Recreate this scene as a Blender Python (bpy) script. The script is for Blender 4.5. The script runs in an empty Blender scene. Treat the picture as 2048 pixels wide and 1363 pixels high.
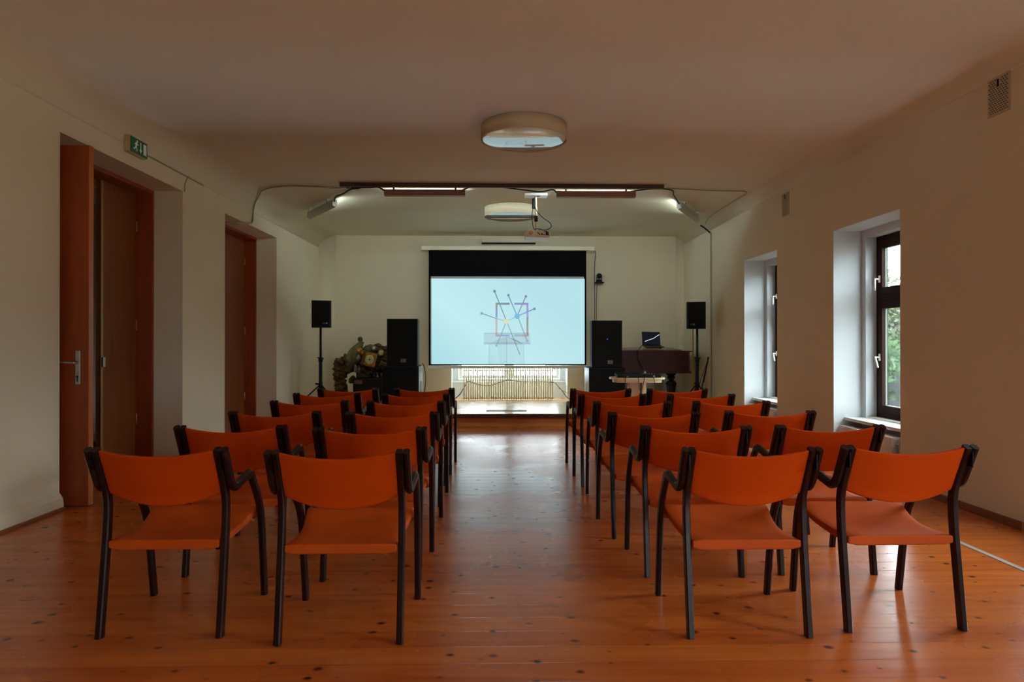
import bpy, bmesh, math, random
from mathutils import Vector, Matrix
random.seed(7)
SC = bpy.context.scene
COL = SC.collection
PI = math.pi
# ------------------------------------------------------------------ camera
cam_d = bpy.data.cameras.new('camera'); cam = bpy.data.objects.new('camera', cam_d); COL.objects.link(cam)
cam_d.sensor_width = 36; cam_d.lens = 36*1365/2048; cam_d.clip_end = 500; cam_d.clip_start = .05
cam.location = (0, 0, 1.22)
cam.rotation_euler = (math.radians(90.19), 0, math.radians(-1.22))
SC.camera = cam
SC.view_settings.view_transform = 'Standard'; SC.view_settings.look = 'None'
SC.view_settings.gamma = 1; SC.view_settings.use_curve_mapping = False
SC.view_settings.exposure = 0.0
# ------------------------------------------------------------------ world: bright overcast sky
SKY = 25
W = bpy.data.worlds.new('overcast_sky'); SC.world = W; W.use_nodes = True
nt = W.node_tree; nt.nodes.clear()
bg = nt.nodes.new('ShaderNodeBackground'); out = nt.nodes.new('ShaderNodeOutputWorld')
tc = nt.nodes.new('ShaderNodeTexCoord'); sp = nt.nodes.new('ShaderNodeSeparateXYZ'); cr = nt.nodes.new('ShaderNodeValToRGB')
nt.links.new(tc.outputs['Generated'], sp.inputs[0]); nt.links.new(sp.outputs['Z'], cr.inputs[0])
e = cr.color_ramp.elements
e[0].position = 0.0; e[0].color = (.72, .85, .95, 1); e[1].position = .6; e[1].color = (.93, 1.0, 1.0, 1)
nt.links.new(cr.outputs[0], bg.inputs[0]); bg.inputs[1].default_value = SKY
nt.links.new(bg.outputs[0], out.inputs[0])
def portal(loc, rot, sx, sy):
    l = bpy.data.lights.new('window_portal', 'AREA'); l.shape = 'RECTANGLE'; l.size = sx; l.size_y = sy
    l.cycles.is_portal = True
    o = bpy.data.objects.new('window_portal', l); COL.objects.link(o); o.location = loc; o.rotation_euler = rot
WIN_Y = [(-1.88, -.72), (.66, 1.82), (3.22, 4.36), (5.74, 6.90), (8.30, 9.42)]
for a, b in WIN_Y: portal((3.96, (a+b)/2, 1.39), (0, PI/2, 0), 1.85, 1.05)
portal((.22, 13.16, 1.4), (-PI/2, 0, 0), 2.0, 1.85)
FW = (1.8, 3.0, .4, 1.8)          # added unseen window behind the camera to brighten the near room: x0, x1, z0, z1
portal((2.4, -3.36, 1.1), (PI/2, 0, 0), 1.1, 1.35)

# ------------------------------------------------------------------ helpers
def srgb(r, g, b):
    f = lambda c: (c/255/12.92) if c/255 <= .04045 else ((c/255+.055)/1.055)**2.4
    return (f(r), f(g), f(b), 1)
def mat(name, col, rough=.5, metal=0, bump=0, bscale=60, vary=0, vscale=6, stretch=(1, 1, 1), coat=0, emit=None, es=1, spec=.5):
    m = bpy.data.materials.new(name); m.use_nodes = True; n = m.node_tree; P = n.nodes['Principled BSDF']
    P.inputs['Base Color'].default_value = col; P.inputs['Roughness'].default_value = rough
    P.inputs['Metallic'].default_value = metal; P.inputs['Coat Weight'].default_value = coat
    P.inputs['Specular IOR Level'].default_value = spec
    if emit: P.inputs['Emission Color'].default_value = emit; P.inputs['Emission Strength'].default_value = es
    t = n.nodes.new('ShaderNodeTexCoord'); mp = n.nodes.new('ShaderNodeMapping'); mp.inputs['Scale'].default_value = stretch
    n.links.new(t.outputs['Object'], mp.inputs[0])
    if vary:
        ns = n.nodes.new('ShaderNodeTexNoise'); ns.inputs['Scale'].default_value = vscale; ns.inputs['Detail'].default_value = 6
        n.links.new(mp.outputs[0], ns.inputs[0])
        r = n.nodes.new('ShaderNodeValToRGB'); r.color_ramp.elements[0].position = .3; r.color_ramp.elements[1].position = .7
        r.color_ramp.elements[0].color = tuple(c*(1-vary) for c in col[:3])+(1,)
        r.color_ramp.elements[1].color = tuple(min(1, c*(1+vary)) for c in col[:3])+(1,)
        n.links.new(ns.outputs[0], r.inputs[0]); n.links.new(r.outputs[0], P.inputs['Base Color'])
    if bump:
        nb = n.nodes.new('ShaderNodeTexNoise'); nb.inputs['Scale'].default_value = bscale; nb.inputs['Detail'].default_value = 4
        n.links.new(mp.outputs[0], nb.inputs[0]); b = n.nodes.new('ShaderNodeBump'); b.inputs['Strength'].default_value = bump
        b.inputs['Distance'].default_value = .01
        n.links.new(nb.outputs[0], b.inputs['Height']); n.links.new(b.outputs[0], P.inputs['Normal'])
    return m
def emis(name, col, s):
    m = bpy.data.materials.new(name); m.use_nodes = True; n = m.node_tree; n.nodes.clear()
    e = n.nodes.new('ShaderNodeEmission'); e.inputs[0].default_value = col; e.inputs[1].default_value = s
    o = n.nodes.new('ShaderNodeOutputMaterial'); n.links.new(e.outputs[0], o.inputs[0]); return m
def clear(name, tint, refl=.6, rough=.02):
    m = bpy.data.materials.new(name); m.use_nodes = True; n = m.node_tree; n.nodes.clear()
    t = n.nodes.new('ShaderNodeBsdfTransparent'); t.inputs[0].default_value = tint
    g = n.nodes.new('ShaderNodeBsdfGlossy'); g.inputs['Roughness'].default_value = rough
    f = n.nodes.new('ShaderNodeFresnel'); f.inputs[0].default_value = 1.45
    mu = n.nodes.new('ShaderNodeMath'); mu.operation = 'MULTIPLY'; mu.inputs[1].default_value = refl
    x = n.nodes.new('ShaderNodeMixShader'); o = n.nodes.new('ShaderNodeOutputMaterial')
    n.links.new(f.outputs[0], mu.inputs[0]); n.links.new(mu.outputs[0], x.inputs[0])
    n.links.new(t.outputs[0], x.inputs[1]); n.links.new(g.outputs[0], x.inputs[2]); n.links.new(x.outputs[0], o.inputs[0])
    return m
def N(nt, typ, **kw):
    n = nt.nodes.new(typ)
    for k, v in kw.items(): setattr(n, k, v)
    return n
def planks(name, c1, c2, knot, width=.145, rough=.22, axis='Y'):
    m = bpy.data.materials.new(name); m.use_nodes = True; n = m.node_tree; P = n.nodes['Principled BSDF']; L = n.links.new
    t = N(n, 'ShaderNodeTexCoord'); s = N(n, 'ShaderNodeSeparateXYZ'); L(t.outputs['Object'], s.inputs[0])
    d = N(n, 'ShaderNodeMath', operation='DIVIDE'); L(s.outputs[axis], d.inputs[0]); d.inputs[1].default_value = width
    fl = N(n, 'ShaderNodeMath', operation='FLOOR'); L(d.outputs[0], fl.inputs[0])
    fr = N(n, 'ShaderNodeMath', operation='FRACT'); L(d.outputs[0], fr.inputs[0])
    wn = N(n, 'ShaderNodeTexWhiteNoise', noise_dimensions='1D'); L(fl.outputs[0], wn.inputs['W'])
    mp = N(n, 'ShaderNodeMapping'); mp.inputs['Scale'].default_value = (1.6, 20, 20); L(t.outputs['Object'], mp.inputs[0])
    gr = N(n, 'ShaderNodeTexNoise'); gr.inputs['Scale'].default_value = 1.0; gr.inputs['Detail'].default_value = 7; gr.inputs['Distortion'].default_value = .6
    L(mp.outputs[0], gr.inputs[0])
    ad = N(n, 'ShaderNodeMath', operation='MULTIPLY_ADD'); L(wn.outputs[0], ad.inputs[0]); ad.inputs[1].default_value = .28; L(gr.outputs[0], ad.inputs[2])
    su = N(n, 'ShaderNodeMapRange'); L(ad.outputs[0], su.inputs[0]); su.inputs[1].default_value = .35; su.inputs[2].default_value = .95
    mx = N(n, 'ShaderNodeMix', data_type='RGBA'); L(su.outputs[0], mx.inputs[0]); mx.inputs[6].default_value = c1; mx.inputs[7].default_value = c2
    # broad worn patches
    big = N(n, 'ShaderNodeTexNoise'); big.inputs['Scale'].default_value = .9; big.inputs['Detail'].default_value = 5; L(t.outputs['Object'], big.inputs[0])
    # knots
    kp = N(n, 'ShaderNodeMapping'); kp.inputs['Scale'].default_value = (6.0, 7.5, 1); L(t.outputs['Object'], kp.inputs[0])
    vo = N(n, 'ShaderNodeTexVoronoi', voronoi_dimensions='2D'); vo.inputs['Scale'].default_value = 1.0; L(kp.outputs[0], vo.inputs[0])
    sc = N(n, 'ShaderNodeSeparateColor'); L(vo.outputs['Color'], sc.inputs[0])
    kr = N(n, 'ShaderNodeMapRange'); L(sc.outputs[0], kr.inputs[0]); kr.inputs[1].default_value = .2; kr.inputs[2].default_value = 1; kr.inputs[3].default_value = .0; kr.inputs[4].default_value = .17
    kn = N(n, 'ShaderNodeTexNoise'); kn.inputs['Scale'].default_value = 25; L(t.outputs['Object'], kn.inputs[0])
    kd = N(n, 'ShaderNodeMath', operation='MULTIPLY_ADD'); L(kn.outputs[0], kd.inputs[0]); kd.inputs[1].default_value = .11; L(vo.outputs['Distance'], kd.inputs[2])
    ks = N(n, 'ShaderNodeMath', operation='SUBTRACT'); L(kr.outputs[0], ks.inputs[0]); L(kd.outputs[0], ks.inputs[1])
    km = N(n, 'ShaderNodeMapRange'); L(ks.outputs[0], km.inputs[0]); km.inputs[1].default_value = -.05; km.inputs[2].default_value = .05
    m2 = N(n, 'ShaderNodeMix', data_type='RGBA'); L(km.outputs[0], m2.inputs[0]); L(mx.outputs[2], m2.inputs[6]); m2.inputs[7].default_value = knot
    # seams
    a = N(n, 'ShaderNodeMath', operation='SUBTRACT'); L(fr.outputs[0], a.inputs[0]); a.inputs[1].default_value = .5
    b = N(n, 'ShaderNodeMath', operation='ABSOLUTE'); L(a.outputs[0], b.inputs[0])
    g = N(n, 'ShaderNodeMapRange'); L(b.outputs[0], g.inputs[0]); g.inputs[1].default_value = .484; g.inputs[2].default_value = .499
    m3 = N(n, 'ShaderNodeMix', data_type='RGBA'); gm = N(n, 'ShaderNodeMath', operation='MULTIPLY'); L(g.outputs[0], gm.inputs[0]); gm.inputs[1].default_value = .38
    L(gm.outputs[0], m3.inputs[0]); L(m2.outputs[2], m3.inputs[6]); m3.inputs[7].default_value = tuple(c*.3 for c in knot[:3])+(1,)
    L(m3.outputs[2], P.inputs['Base Color'])
    rr = N(n, 'ShaderNodeMapRange'); L(big.outputs[0], rr.inputs[0]); rr.inputs[1].default_value = .3; rr.inputs[2].default_value = .7
    rr.inputs[3].default_value = rough*.85; rr.inputs[4].default_value = rough*1.35; L(rr.outputs[0], P.inputs['Roughness'])
    wv = N(n, 'ShaderNodeTexNoise'); wv.inputs['Scale'].default_value = 9; wv.inputs['Detail'].default_value = 3; L(t.outputs['Object'], wv.inputs[0])
    bs = N(n, 'ShaderNodeMath', operation='MULTIPLY_ADD'); L(g.outputs[0], bs.inputs[0]); bs.inputs[1].default_value = -.5; L(wv.outputs[0], bs.inputs[2])
    bp = N(n, 'ShaderNodeBump'); bp.inputs['Strength'].default_value = .18; bp.inputs['Distance'].default_value = .006
    L(bs.outputs[0], bp.inputs['Height']); L(bp.outputs[0], P.inputs['Normal'])
    P.inputs['Specular IOR Level'].default_value = .8
    return m
# ------------------------------------------------------------------ mesh builder
ORG = {}
class MB:
    def __init__(s): s.bm = bmesh.new(); s.mi = 0
    def _v(s, p): return s.bm.verts.new(p)
    def face(s, pts):
        f = s.bm.faces.new([s._v(p) for p in pts]); f.material_index = s.mi; return f
    def box(s, x0, x1, y0, y1, z0, z1, M=None, bev=0):
        b = bmesh.new(); bmesh.ops.create_cube(b, size=1)
        for v in b.verts: v.co = Vector((x0+(v.co.x+.5)*(x1-x0), y0+(v.co.y+.5)*(y1-y0), z0+(v.co.z+.5)*(z1-z0)))
        if bev: bmesh.ops.bevel(b, geom=list(b.edges), offset=bev, segments=2, profile=.5, affect='EDGES')
        if M is not None: bmesh.ops.transform(b, matrix=M, verts=b.verts)
        s.add(b); return s
    def add(s, b):
        mp = {v: s._v(v.co) for v in b.verts}
        for f in b.faces:
            try: nf = s.bm.faces.new([mp[v] for v in f.verts]); nf.material_index = s.mi; nf.smooth = f.smooth
            except ValueError: pass
        b.free()
    def prism(s, poly, axis, a, b, M=None):   # polygon extruded along axis (0,1,2)
        def P(u, v, w):
            q = [0, 0, 0]; o = [i for i in range(3) if i != axis]; q[o[0]] = u; q[o[1]] = v; q[axis] = w; q = Vector(q)
            return M @ q if M is not None else q
        A = [s._v(P(u, v, a)) for u, v in poly]; B = [s._v(P(u, v, b)) for u, v in poly]; n = len(poly)
        for f in ([A[::-1], B] + [[A[i], A[(i+1) % n], B[(i+1) % n], B[i]] for i in range(n)]):
            q = s.bm.faces.new(f); q.material_index = s.mi
        return s
    def lathe(s, prof, c=(0, 0, 0), seg=32, M=None, smooth=True):
        rings = []
        for r, z in prof:
            if r < 1e-6: p = Vector((0, 0, z)); p = M @ p if M is not None else p; rings.append([s._v(p+Vector(c))])
            else:
                R = []
                for i in range(seg):
                    p = Vector((r*math.cos(2*PI*i/seg), r*math.sin(2*PI*i/seg), z)); p = M @ p if M is not None else p
                    R.append(s._v(p+Vector(c)))
                rings.append(R)
        for a, b in zip(rings[:-1], rings[1:]):
            for i in range(seg):
                j = (i+1) % seg
                if len(a) == 1 and len(b) == 1: continue
                if len(a) == 1: q = [a[0], b[i], b[j]]
                elif len(b) == 1: q = [a[i], b[0], a[j]]
                else: q = [a[i], b[i], b[j], a[j]]
                f = s.bm.faces.new(q); f.material_index = s.mi; f.smooth = smooth
        return s
    def cyl(s, p, q, r, seg=16, r2=None):
        p = Vector(p); q = Vector(q); d = q-p; r2 = r if r2 is None else r2
        M = d.to_track_quat('Z', 'Y').to_matrix().to_4x4(); L = d.length
        e = min(r, r2, L)*.15
        return s.lathe([(0, 0), (r-e, 0), (r, e), (r2, L-e), (r2-e, L), (0, L)], c=p, seg=seg, M=M, smooth=seg > 8)
    def tube(s, pts, r, seg=8, spline=True):
        P = smooth_path(pts) if spline else [Vector(p) for p in pts]
        prev = None; rings = []
        for i, p in enumerate(P):
            t = (P[min(i+1, len(P)-1)]-P[max(i-1, 0)]).normalized()
            if prev is None: n = t.orthogonal().normalized()
            else: n = (prev-t*prev.dot(t)).normalized()
            prev = n; b = t.cross(n)
            rings.append([s._v(p+(n*math.cos(2*PI*k/seg)+b*math.sin(2*PI*k/seg))*r) for k in range(seg)])
        for a, b in zip(rings[:-1], rings[1:]):
            for i in range(seg):
                f = s.bm.faces.new([a[i], a[(i+1) % seg], b[(i+1) % seg], b[i]]); f.smooth = True; f.material_index = s.mi
        for R in (rings[0][::-1], rings[-1]): s.bm.faces.new(R).material_index = s.mi
        return s
    def sweep(s, P, wx, th, c=.005):    # rounded-rectangle section, path roughly in a YZ plane
        P = [Vector(p) for p in P]; rings = []
        sec = [(-wx/2+c, -th/2), (wx/2-c, -th/2), (wx/2, -th/2+c), (wx/2, th/2-c), (wx/2-c, th/2), (-wx/2+c, th/2), (-wx/2, th/2-c), (-wx/2, -th/2+c)]
        for i, p in enumerate(P):
            t = (P[min(i+1, len(P)-1)]-P[max(i-1, 0)]).normalized()
            n = Vector((1, 0, 0)).cross(t).normalized()
            rings.append([s._v(p+Vector((1, 0, 0))*u+n*v) for u, v in sec])
        for a, b in zip(rings[:-1], rings[1:]):
            for i in range(8):
                f = s.bm.faces.new([a[i], a[(i+1) % 8], b[(i+1) % 8], b[i]]); f.smooth = False
        for R in (rings[0][::-1], rings[-1]): s.bm.faces.new(R)
        return s
    def lump(s, c, r, scale=(1, 1, 1), noise=.25, sub=3, seed=0, rot=None):
        b = bmesh.new(); bmesh.ops.create_icosphere(b, subdivisions=sub, radius=1)
        rg = random.Random(seed); ph = [(rg.uniform(2, 6), rg.uniform(2, 6), rg.uniform(2, 6), rg.uniform(0, 6)) for _ in range(4)]
        M = Matrix.Rotation(rot or 0, 4, 'Y')
        for v in b.verts:
            k = sum(math.sin(v.co.x*a+v.co.y*bb+v.co.z*cc+d) for a, bb, cc, d in ph)/4
            q = Vector((v.co.x*scale[0], v.co.y*scale[1], v.co.z*scale[2]))*(r*(1+noise*k)); v.co = (M @ q)+Vector(c)
        for f in b.faces: f.smooth = True
        s.add(b); return s
    def build(s, name, m, parent=None, smooth=False):
        bmesh.ops.recalc_face_normals(s.bm, faces=s.bm.faces)
        org = ORG.get(parent.name, Vector((0, 0, 0))) if parent else Vector((0, 0, 0))
        if org.length: bmesh.ops.translate(s.bm, vec=-org, verts=s.bm.verts)
        me = bpy.data.meshes.new(name); s.bm.to_mesh(me); s.bm.free()
        o = bpy.data.objects.new(name, me); COL.objects.link(o)
        for q in (m if isinstance(m, (list, tuple)) else [m]): me.materials.append(q)
        if smooth:
            for p in me.polygons: p.use_smooth = True
        if parent: o.parent = parent
        ORG[o.name] = org.copy(); return o
def smooth_path(pts, n=8):
    P = [Vector(p) for p in pts]
    if len(P) < 3: return P
    Q = [2*P[0]-P[1]]+P+[2*P[-1]-P[-2]]; out = []
    for i in range(1, len(Q)-2):
        a, b, c, d = Q[i-1:i+3]
        for k in range(n):
            t = k/n; out.append(.5*((2*b)+(c-a)*t+(2*a-5*b+4*c-d)*t*t+(-a+3*b-3*c+d)*t**3))
    out.append(P[-1]); return out
def round_path(pts, rad=.03, n=6):      # polyline with filleted corners
    P = [Vector(p) for p in pts]; out = [P[0]]
    for i in range(1, len(P)-1):
        a = P[i-1]-P[i]; b = P[i+1]-P[i]; r = rad[i-1] if isinstance(rad, (list, tuple)) else rad
        r = min(r, a.length*.48, b.length*.48)
        A = P[i]+a.normalized()*r; B = P[i]+b.normalized()*r
        for k in range(n+1):
            t = k/n; out.append(A*(1-t)**2+P[i]*2*t*(1-t)+B*t*t)
    out.append(P[-1]); return out
def thing(name, loc, label, cat, group=None):
    o = bpy.data.objects.new(name, None); COL.objects.link(o); o.location = loc; o.empty_display_size = .05
    o['label'] = label; o['category'] = cat
    if group: o['group'] = group
    ORG[o.name] = Vector(loc); return o
def tag(o, label, cat, group=None):
    o['label'] = label; o['category'] = cat
    if group: o['group'] = group
    return o
def struct_root(name, loc):
    o = bpy.data.objects.new(name, None); COL.objects.link(o); o.location = loc; o['kind'] = 'structure'; ORG[o.name] = Vector(loc); return o
def struct(o): o['kind'] = 'structure'; return o

# ------------------------------------------------------------------ materials
M_wall = mat('cream_plaster', srgb(230, 217, 191), .85, bump=.12, bscale=35, vary=.03, vscale=1.2)
M_ceil = mat('ceiling_plaster', srgb(230, 217, 193), .85, bump=.12, bscale=35, vary=.03, vscale=1.2)
M_white = mat('white_plaster', srgb(214, 221, 226), .8, bump=.15, bscale=30)
M_floor = planks('pine_floorboards', srgb(214, 118, 46), srgb(182, 84, 28), srgb(78, 28, 10), rough=.25)
M_stage = planks('stage_boards', srgb(234, 188, 128), srgb(218, 166, 104), srgb(160, 96, 50), rough=.24)
M_riser = mat('orange_riser_board', srgb(190, 104, 48), .4, vary=.25, vscale=2, stretch=(1, 3, 14))
M_riser2 = mat('pale_riser_board', srgb(196, 128, 64), .4, vary=.2, vscale=2, stretch=(1, 3, 14))
M_darkwood = mat('dark_brown_edge', srgb(70, 34, 20), .4)
M_door = mat('orange_wood_veneer', srgb(146, 60, 18), .4, vary=.16, vscale=3, stretch=(9, 9, .7), bump=.03, bscale=8)
M_doorpale = mat('pale_wood_veneer', srgb(132, 70, 26), .4, vary=.14, vscale=3, stretch=(9, 9, .7))
M_dooredge = mat('light_door_edge', srgb(190, 98, 34), .35, vary=.1, vscale=3, stretch=(9, 9, .7))
M_base = mat('brown_baseboard', srgb(140, 78, 40), .5, vary=.2, vscale=3, stretch=(6, .6, 6))
M_metal = mat('brushed_metal', srgb(190, 186, 178), .3, metal=1)
M_brass = mat('old_brass', srgb(176, 150, 96), .4, metal=.9)
M_wframe = mat('dark_brown_window_wood', srgb(46, 26, 20), .6, vary=.15, vscale=3, stretch=(6, 6, 1), spec=.1)
M_enamel = mat('white_enamel', srgb(238, 238, 232), .35)
M_cream = mat('cream_enamel', srgb(246, 238, 212), .35)
M_glass = clear('window_glass', (.96, .98, .97, 1), .6)
M_seal = mat('pale_glazing_seal', srgb(170, 205, 195), .4)
M_orange = mat('orange_upholstery', srgb(200, 70, 0), .85, spec=.12, bump=.12, bscale=220, vary=.07, vscale=5)
M_orange2 = mat('orange_upholstery_seat', srgb(196, 80, 8), .65, spec=.25, bump=.1, bscale=220, vary=.08, vscale=5)
M_cframe = mat('dark_mahogany_lacquer', srgb(34, 11, 8), .36, vary=.25, vscale=5, stretch=(4, 4, 1), spec=.32)
M_black = mat('black_plastic', srgb(12, 12, 13), .6, spec=.3, bump=.1, bscale=300)
M_blackfab = mat('black_speaker_grille', srgb(17, 17, 18), .8, spec=.2, bump=.4, bscale=500)
M_blackgloss = mat('black_gloss', srgb(12, 12, 13), .25)
M_bluegrey = mat('blue_grey_side', srgb(120, 140, 156), .4)
M_steel = mat('black_steel', srgb(18, 18, 18), .4, metal=.5)
M_grey = mat('grey_badge', srgb(150, 150, 148), .4)
M_dgrey = mat('dark_grey_badge', srgb(70, 70, 72), .4)
M_shade = mat('fabric_lampshade', srgb(214, 196, 164), .8, bump=.1, bscale=300)
M_diff = mat('lamp_diffuser', srgb(240, 250, 255), .07, spec=1.0, coat=1)
M_rail = mat('dark_brown_rail', srgb(70, 46, 34), .5)
M_fixbrown = mat('brown_fixture_back', srgb(150, 108, 88), .5)
M_silver = mat('silver_fixture', srgb(190, 190, 180), .45)
M_wire = mat('black_cable', srgb(16, 15, 14), .5)
M_wirep = mat('painted_conduit', srgb(172, 158, 130), .7)
M_scrblack = mat('screen_black_drop', srgb(10, 10, 11), .9, spec=.15)
M_scrwhite = mat('screen_white_border', srgb(190, 190, 196), .8)
M_piano = mat('mahogany_piano', srgb(70, 22, 11), .42, vary=.5, vscale=2.2, stretch=(1.5, 1, 3), spec=.3)
M_pianoleg = mat('dark_piano_leg', srgb(26, 14, 12), .5, spec=.3)
M_pianotop = mat('dull_piano_lid', srgb(118, 96, 76), .3, vary=.1, vscale=3)
M_alu = mat('laptop_aluminium', srgb(70, 66, 62), .35, metal=.6)
M_pink = mat('pinkish_paper', srgb(196, 130, 104), .7)
M_tabletop = mat('cream_table_laminate', srgb(238, 224, 184), .4)
M_tableleg = mat('cream_table_wood', srgb(214, 190, 152), .5)
M_yellow = mat('yellow_tube', srgb(180, 150, 60), .5)
M_bronze = mat('mossy_bronze', srgb(98, 78, 40), .5, metal=.3, vary=.7, vscale=22, bump=.9, bscale=30)
M_bronze2 = mat('pale_olive_ceramic', srgb(108, 102, 66), .45, vary=.45, vscale=7, bump=.3, bscale=20)
M_gold = mat('aged_gold', srgb(196, 146, 44), .35, metal=.6, vary=.4, vscale=18, bump=.3, bscale=30)
M_casebr = mat('brown_clock_case', srgb(104, 78, 44), .5, vary=.4, vscale=12)
M_dial = mat('cream_dial', srgb(232, 222, 170), .35)
M_silvery = mat('tarnished_silver', srgb(150, 145, 140), .35, metal=.7, vary=.4, vscale=20, bump=.4, bscale=25)
M_acryl = clear('clear_acrylic', (.975, .985, .99, 1), .55, .03)
M_acryl2 = clear('frosted_acrylic', (.985, .965, .985, 1), .12, .1)
M_acedge = clear('acrylic_edge', (.84, .88, .9, 1), .3, .1)
M_acedge2 = clear('acrylic_lip_edge', (.93, .92, .95, 1), .2, .1)  # faint grey tint of the clear reading panel lip
M_green = mat('exit_sign_green', srgb(22, 96, 54), .4, emit=srgb(22, 96, 54), es=.05)
M_signw = mat('exit_sign_white', srgb(226, 236, 226), .4, emit=(1, 1, 1, 1), es=.05)
M_signbox = mat('aged_sign_housing', srgb(196, 172, 132), .5)
M_ventm = mat('vent_plate', srgb(196, 180, 152), .6)
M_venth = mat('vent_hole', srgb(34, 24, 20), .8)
M_tape = mat('pale_grey_tape', srgb(178, 172, 172), .5)
M_tube = emis('fluorescent_tube', (.76, 1, 1.05, 1), 205.0)
M_flood = emis('floodlight_led', (.80, 1, .95, 1), 48.0)
M_leaf = mat('fresh_green_leaf', (.045, .085, .038, 1), .8, spec=0, vary=.5, vscale=2)
M_leaf2 = mat('yellow_green_leaf', (.075, .09, .05, 1), .8, spec=0, vary=.3, vscale=2)
M_bark = mat('grey_bark', (.012, .010, .009, 1), .9, spec=0, vary=.3, vscale=8)
M_grass = mat('meadow_grass', (.022, .027, .012, 1), .9, spec=0, vary=.25, vscale=1.5)
M_hill = mat('wooded_hill', (.036, .052, .056, 1), .95, spec=0, vary=.3, vscale=.15)
M_fence = mat('grey_fence_wood', (.02, .021, .022, 1), .8, spec=0)

# ================================================================== THE ROOM
XL, XR, YB, YF, ZC = -3.22, 3.43, 12.6, -3.0, 3.2
D1, D2 = (5.09, 7.05, 2.775), (8.13, 10.02, 2.755)
RV = .26; RR = .16    # cove radius
m = MB(); m.box(XL-.9, XR+.6, YF-.3, 10.2, -.12, 0); struct(m.build('floor', M_floor))
# ceiling with coves, one swept profile
arc = [(XL-.03, ZC-RV), (XL, ZC-RV)]+[(XL+RV-RV*math.cos(a), ZC-RV+RV*math.sin(a)) for a in [i*PI/2/16 for i in range(1, 17)]]
arc += [(XR-RR+RR*math.sin(a), ZC-RR+RR*math.cos(a)) for a in [i*PI/2/16 for i in range(17)]]+[(XR+.03, ZC-RR)]
m = MB(); m.prism(arc+[(XR+.03, ZC+.25), (XL-.03, ZC+.25)], 1, YF-.05, 13.1); o = struct(m.build('ceiling', M_ceil))
for p in o.data.polygons:
    p.use_smooth = abs(p.normal.y) < .5 and p.normal.z < -.02 and (p.center.z > ZC-RV+.001 and p.center.x < 0 or p.center.z > ZC-RR+.001)
def wall_x(name, x0, x1, holes, y0, y1, z1, m_):
    w = MB(); c = y0
    for a, b, za, zb in sorted(holes):
        w.box(x0, x1, c, a, 0, z1)
        if za > 0: w.box(x0, x1, a, b, 0, za)
        w.box(x0, x1, a, b, zb, z1); c = b
    w.box(x0, x1, c, y1, 0, z1); return struct(w.build(name, m_))
ZW = ZC-RV+.04
wall_x('wall_left', XL-.30, XL, [(D1[0], D1[1], 0, D1[2]), (D2[0], D2[1], 0, D2[2])], YF, 13.1, ZW, M_wall)
wall_x('wall_right', XR, XR+.002+.29, [(a, b, 0, 2.37) for a, b in WIN_Y], YF, 13.1, ZC-RR+.03, M_wall)
# white painted window reveals (linings of each opening) and the outer part of the thick wall
for k, (a, b) in enumerate(WIN_Y):
    r = MB(); t = .004
    r.box(XR+.001, XR+.291, b-t, b, 0, 2.37); r.box(XR+.001, XR+.291, a, a+t, 0, 2.37); r.box(XR+.001, XR+.291, a, b, 2.37-t, 2.37)
    struct(r.build('trim_%d' % (k+1), M_white))
ow = MB(); c = YF; X0, X1 = XR+.292, XR+.468
for a, b in WIN_Y:
    a2, b2 = a+.08, b-.08
    ow.box(X0, X1, c, a2, 0, ZW); ow.box(X0, X1, a2, b2, 0, .44); ow.box(X0, X1, a2, b2, 2.29, ZW); c = b2
ow.box(X0, X1, c, 13.1, 0, ZW); struct(ow.build('wall_right_outer', M_white))
# back wall with window niche, rounded corners
NX0, NX1 = -.85, 1.295
w = MB(); w.box(XL-.02, NX0, YB, YB+.35, 0, ZC); w.box(NX1, XR+.02, YB, YB+.35, 0, ZC)
w.box(NX0, NX1, YB, YB+.35, 2.35, ZC)
w.mi = 1
w.box(NX0, NX1, YB+.30, YB+.5, .1, .49); w.box(NX0-.3, NX0+.06, YB+.35, YB+.6, .1, 2.5); w.box(NX1-.06, NX1+.3, YB+.35, YB+.6, .1, 2.5); w.box(NX0, NX1, YB+.35, YB+.6, 2.3, 2.5)
w.box(NX0, NX0+.004, YB+.002, YB+.35, .1, 2.35); w.box(NX1-.004, NX1, YB+.002, YB+.35, .1, 2.35)
w.mi = 0
for k, sx in enumerate((1, -1)):
    cx = XL if sx > 0 else XR; r = RV
    r = .26 if sx > 0 else .12
    pl = [(cx-.01*sx, YB+.01), (cx-.01*sx, YB-r), (cx, YB-r)]+[(cx+sx*(r-r*math.cos(a)), YB-r+r*math.sin(a)) for a in [i*PI/2/16 for i in range(1, 17)]]+[(cx+sx*r, YB+.01)]
    f = MB(); f.prism(pl, 2, 0, ZC-.003); o = struct(f.build('trim_%d' % (33+k), M_wall))
    for p in o.data.polygons: p.use_smooth = abs(p.normal.z) < .5 and p.normal.x*sx > .02 and p.normal.y < -.02
o = struct(w.build('wall_back', [M_wall, M_white]))
m = MB(); m.box(XL-.02, FW[0], YF-.3, YF, 0, ZC); m.box(FW[1], XR+.02, YF-.3, YF, 0, ZC); m.box(FW[0], FW[1], YF-.3, YF, 0, FW[2]); m.box(FW[0], FW[1], YF-.3, YF, FW[3], ZC)
struct(m.build('wall_front', M_wall))
# side room behind the doors
m = MB(); m.box(XL-1.9, XL-1.8, 4.2, 11, 0, 3.0); m.box(XL-1.9, XL-.31, 4.1, 4.2, 0, 3.0); m.box(XL-1.9, XL-.31, 11, 11.1, 0, 3.0); m.box(XL-1.9, XL-.305, 4.1, 11.1, 2.95, 3.05)
m.box(XL-1.9, XL-.9, 4.1, 11.1, -.12, 0)
struct(m.build('wall_hallway', mat('brown_hallway_panelling', srgb(92, 60, 36), .6, vary=.2, vscale=2)))
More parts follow.
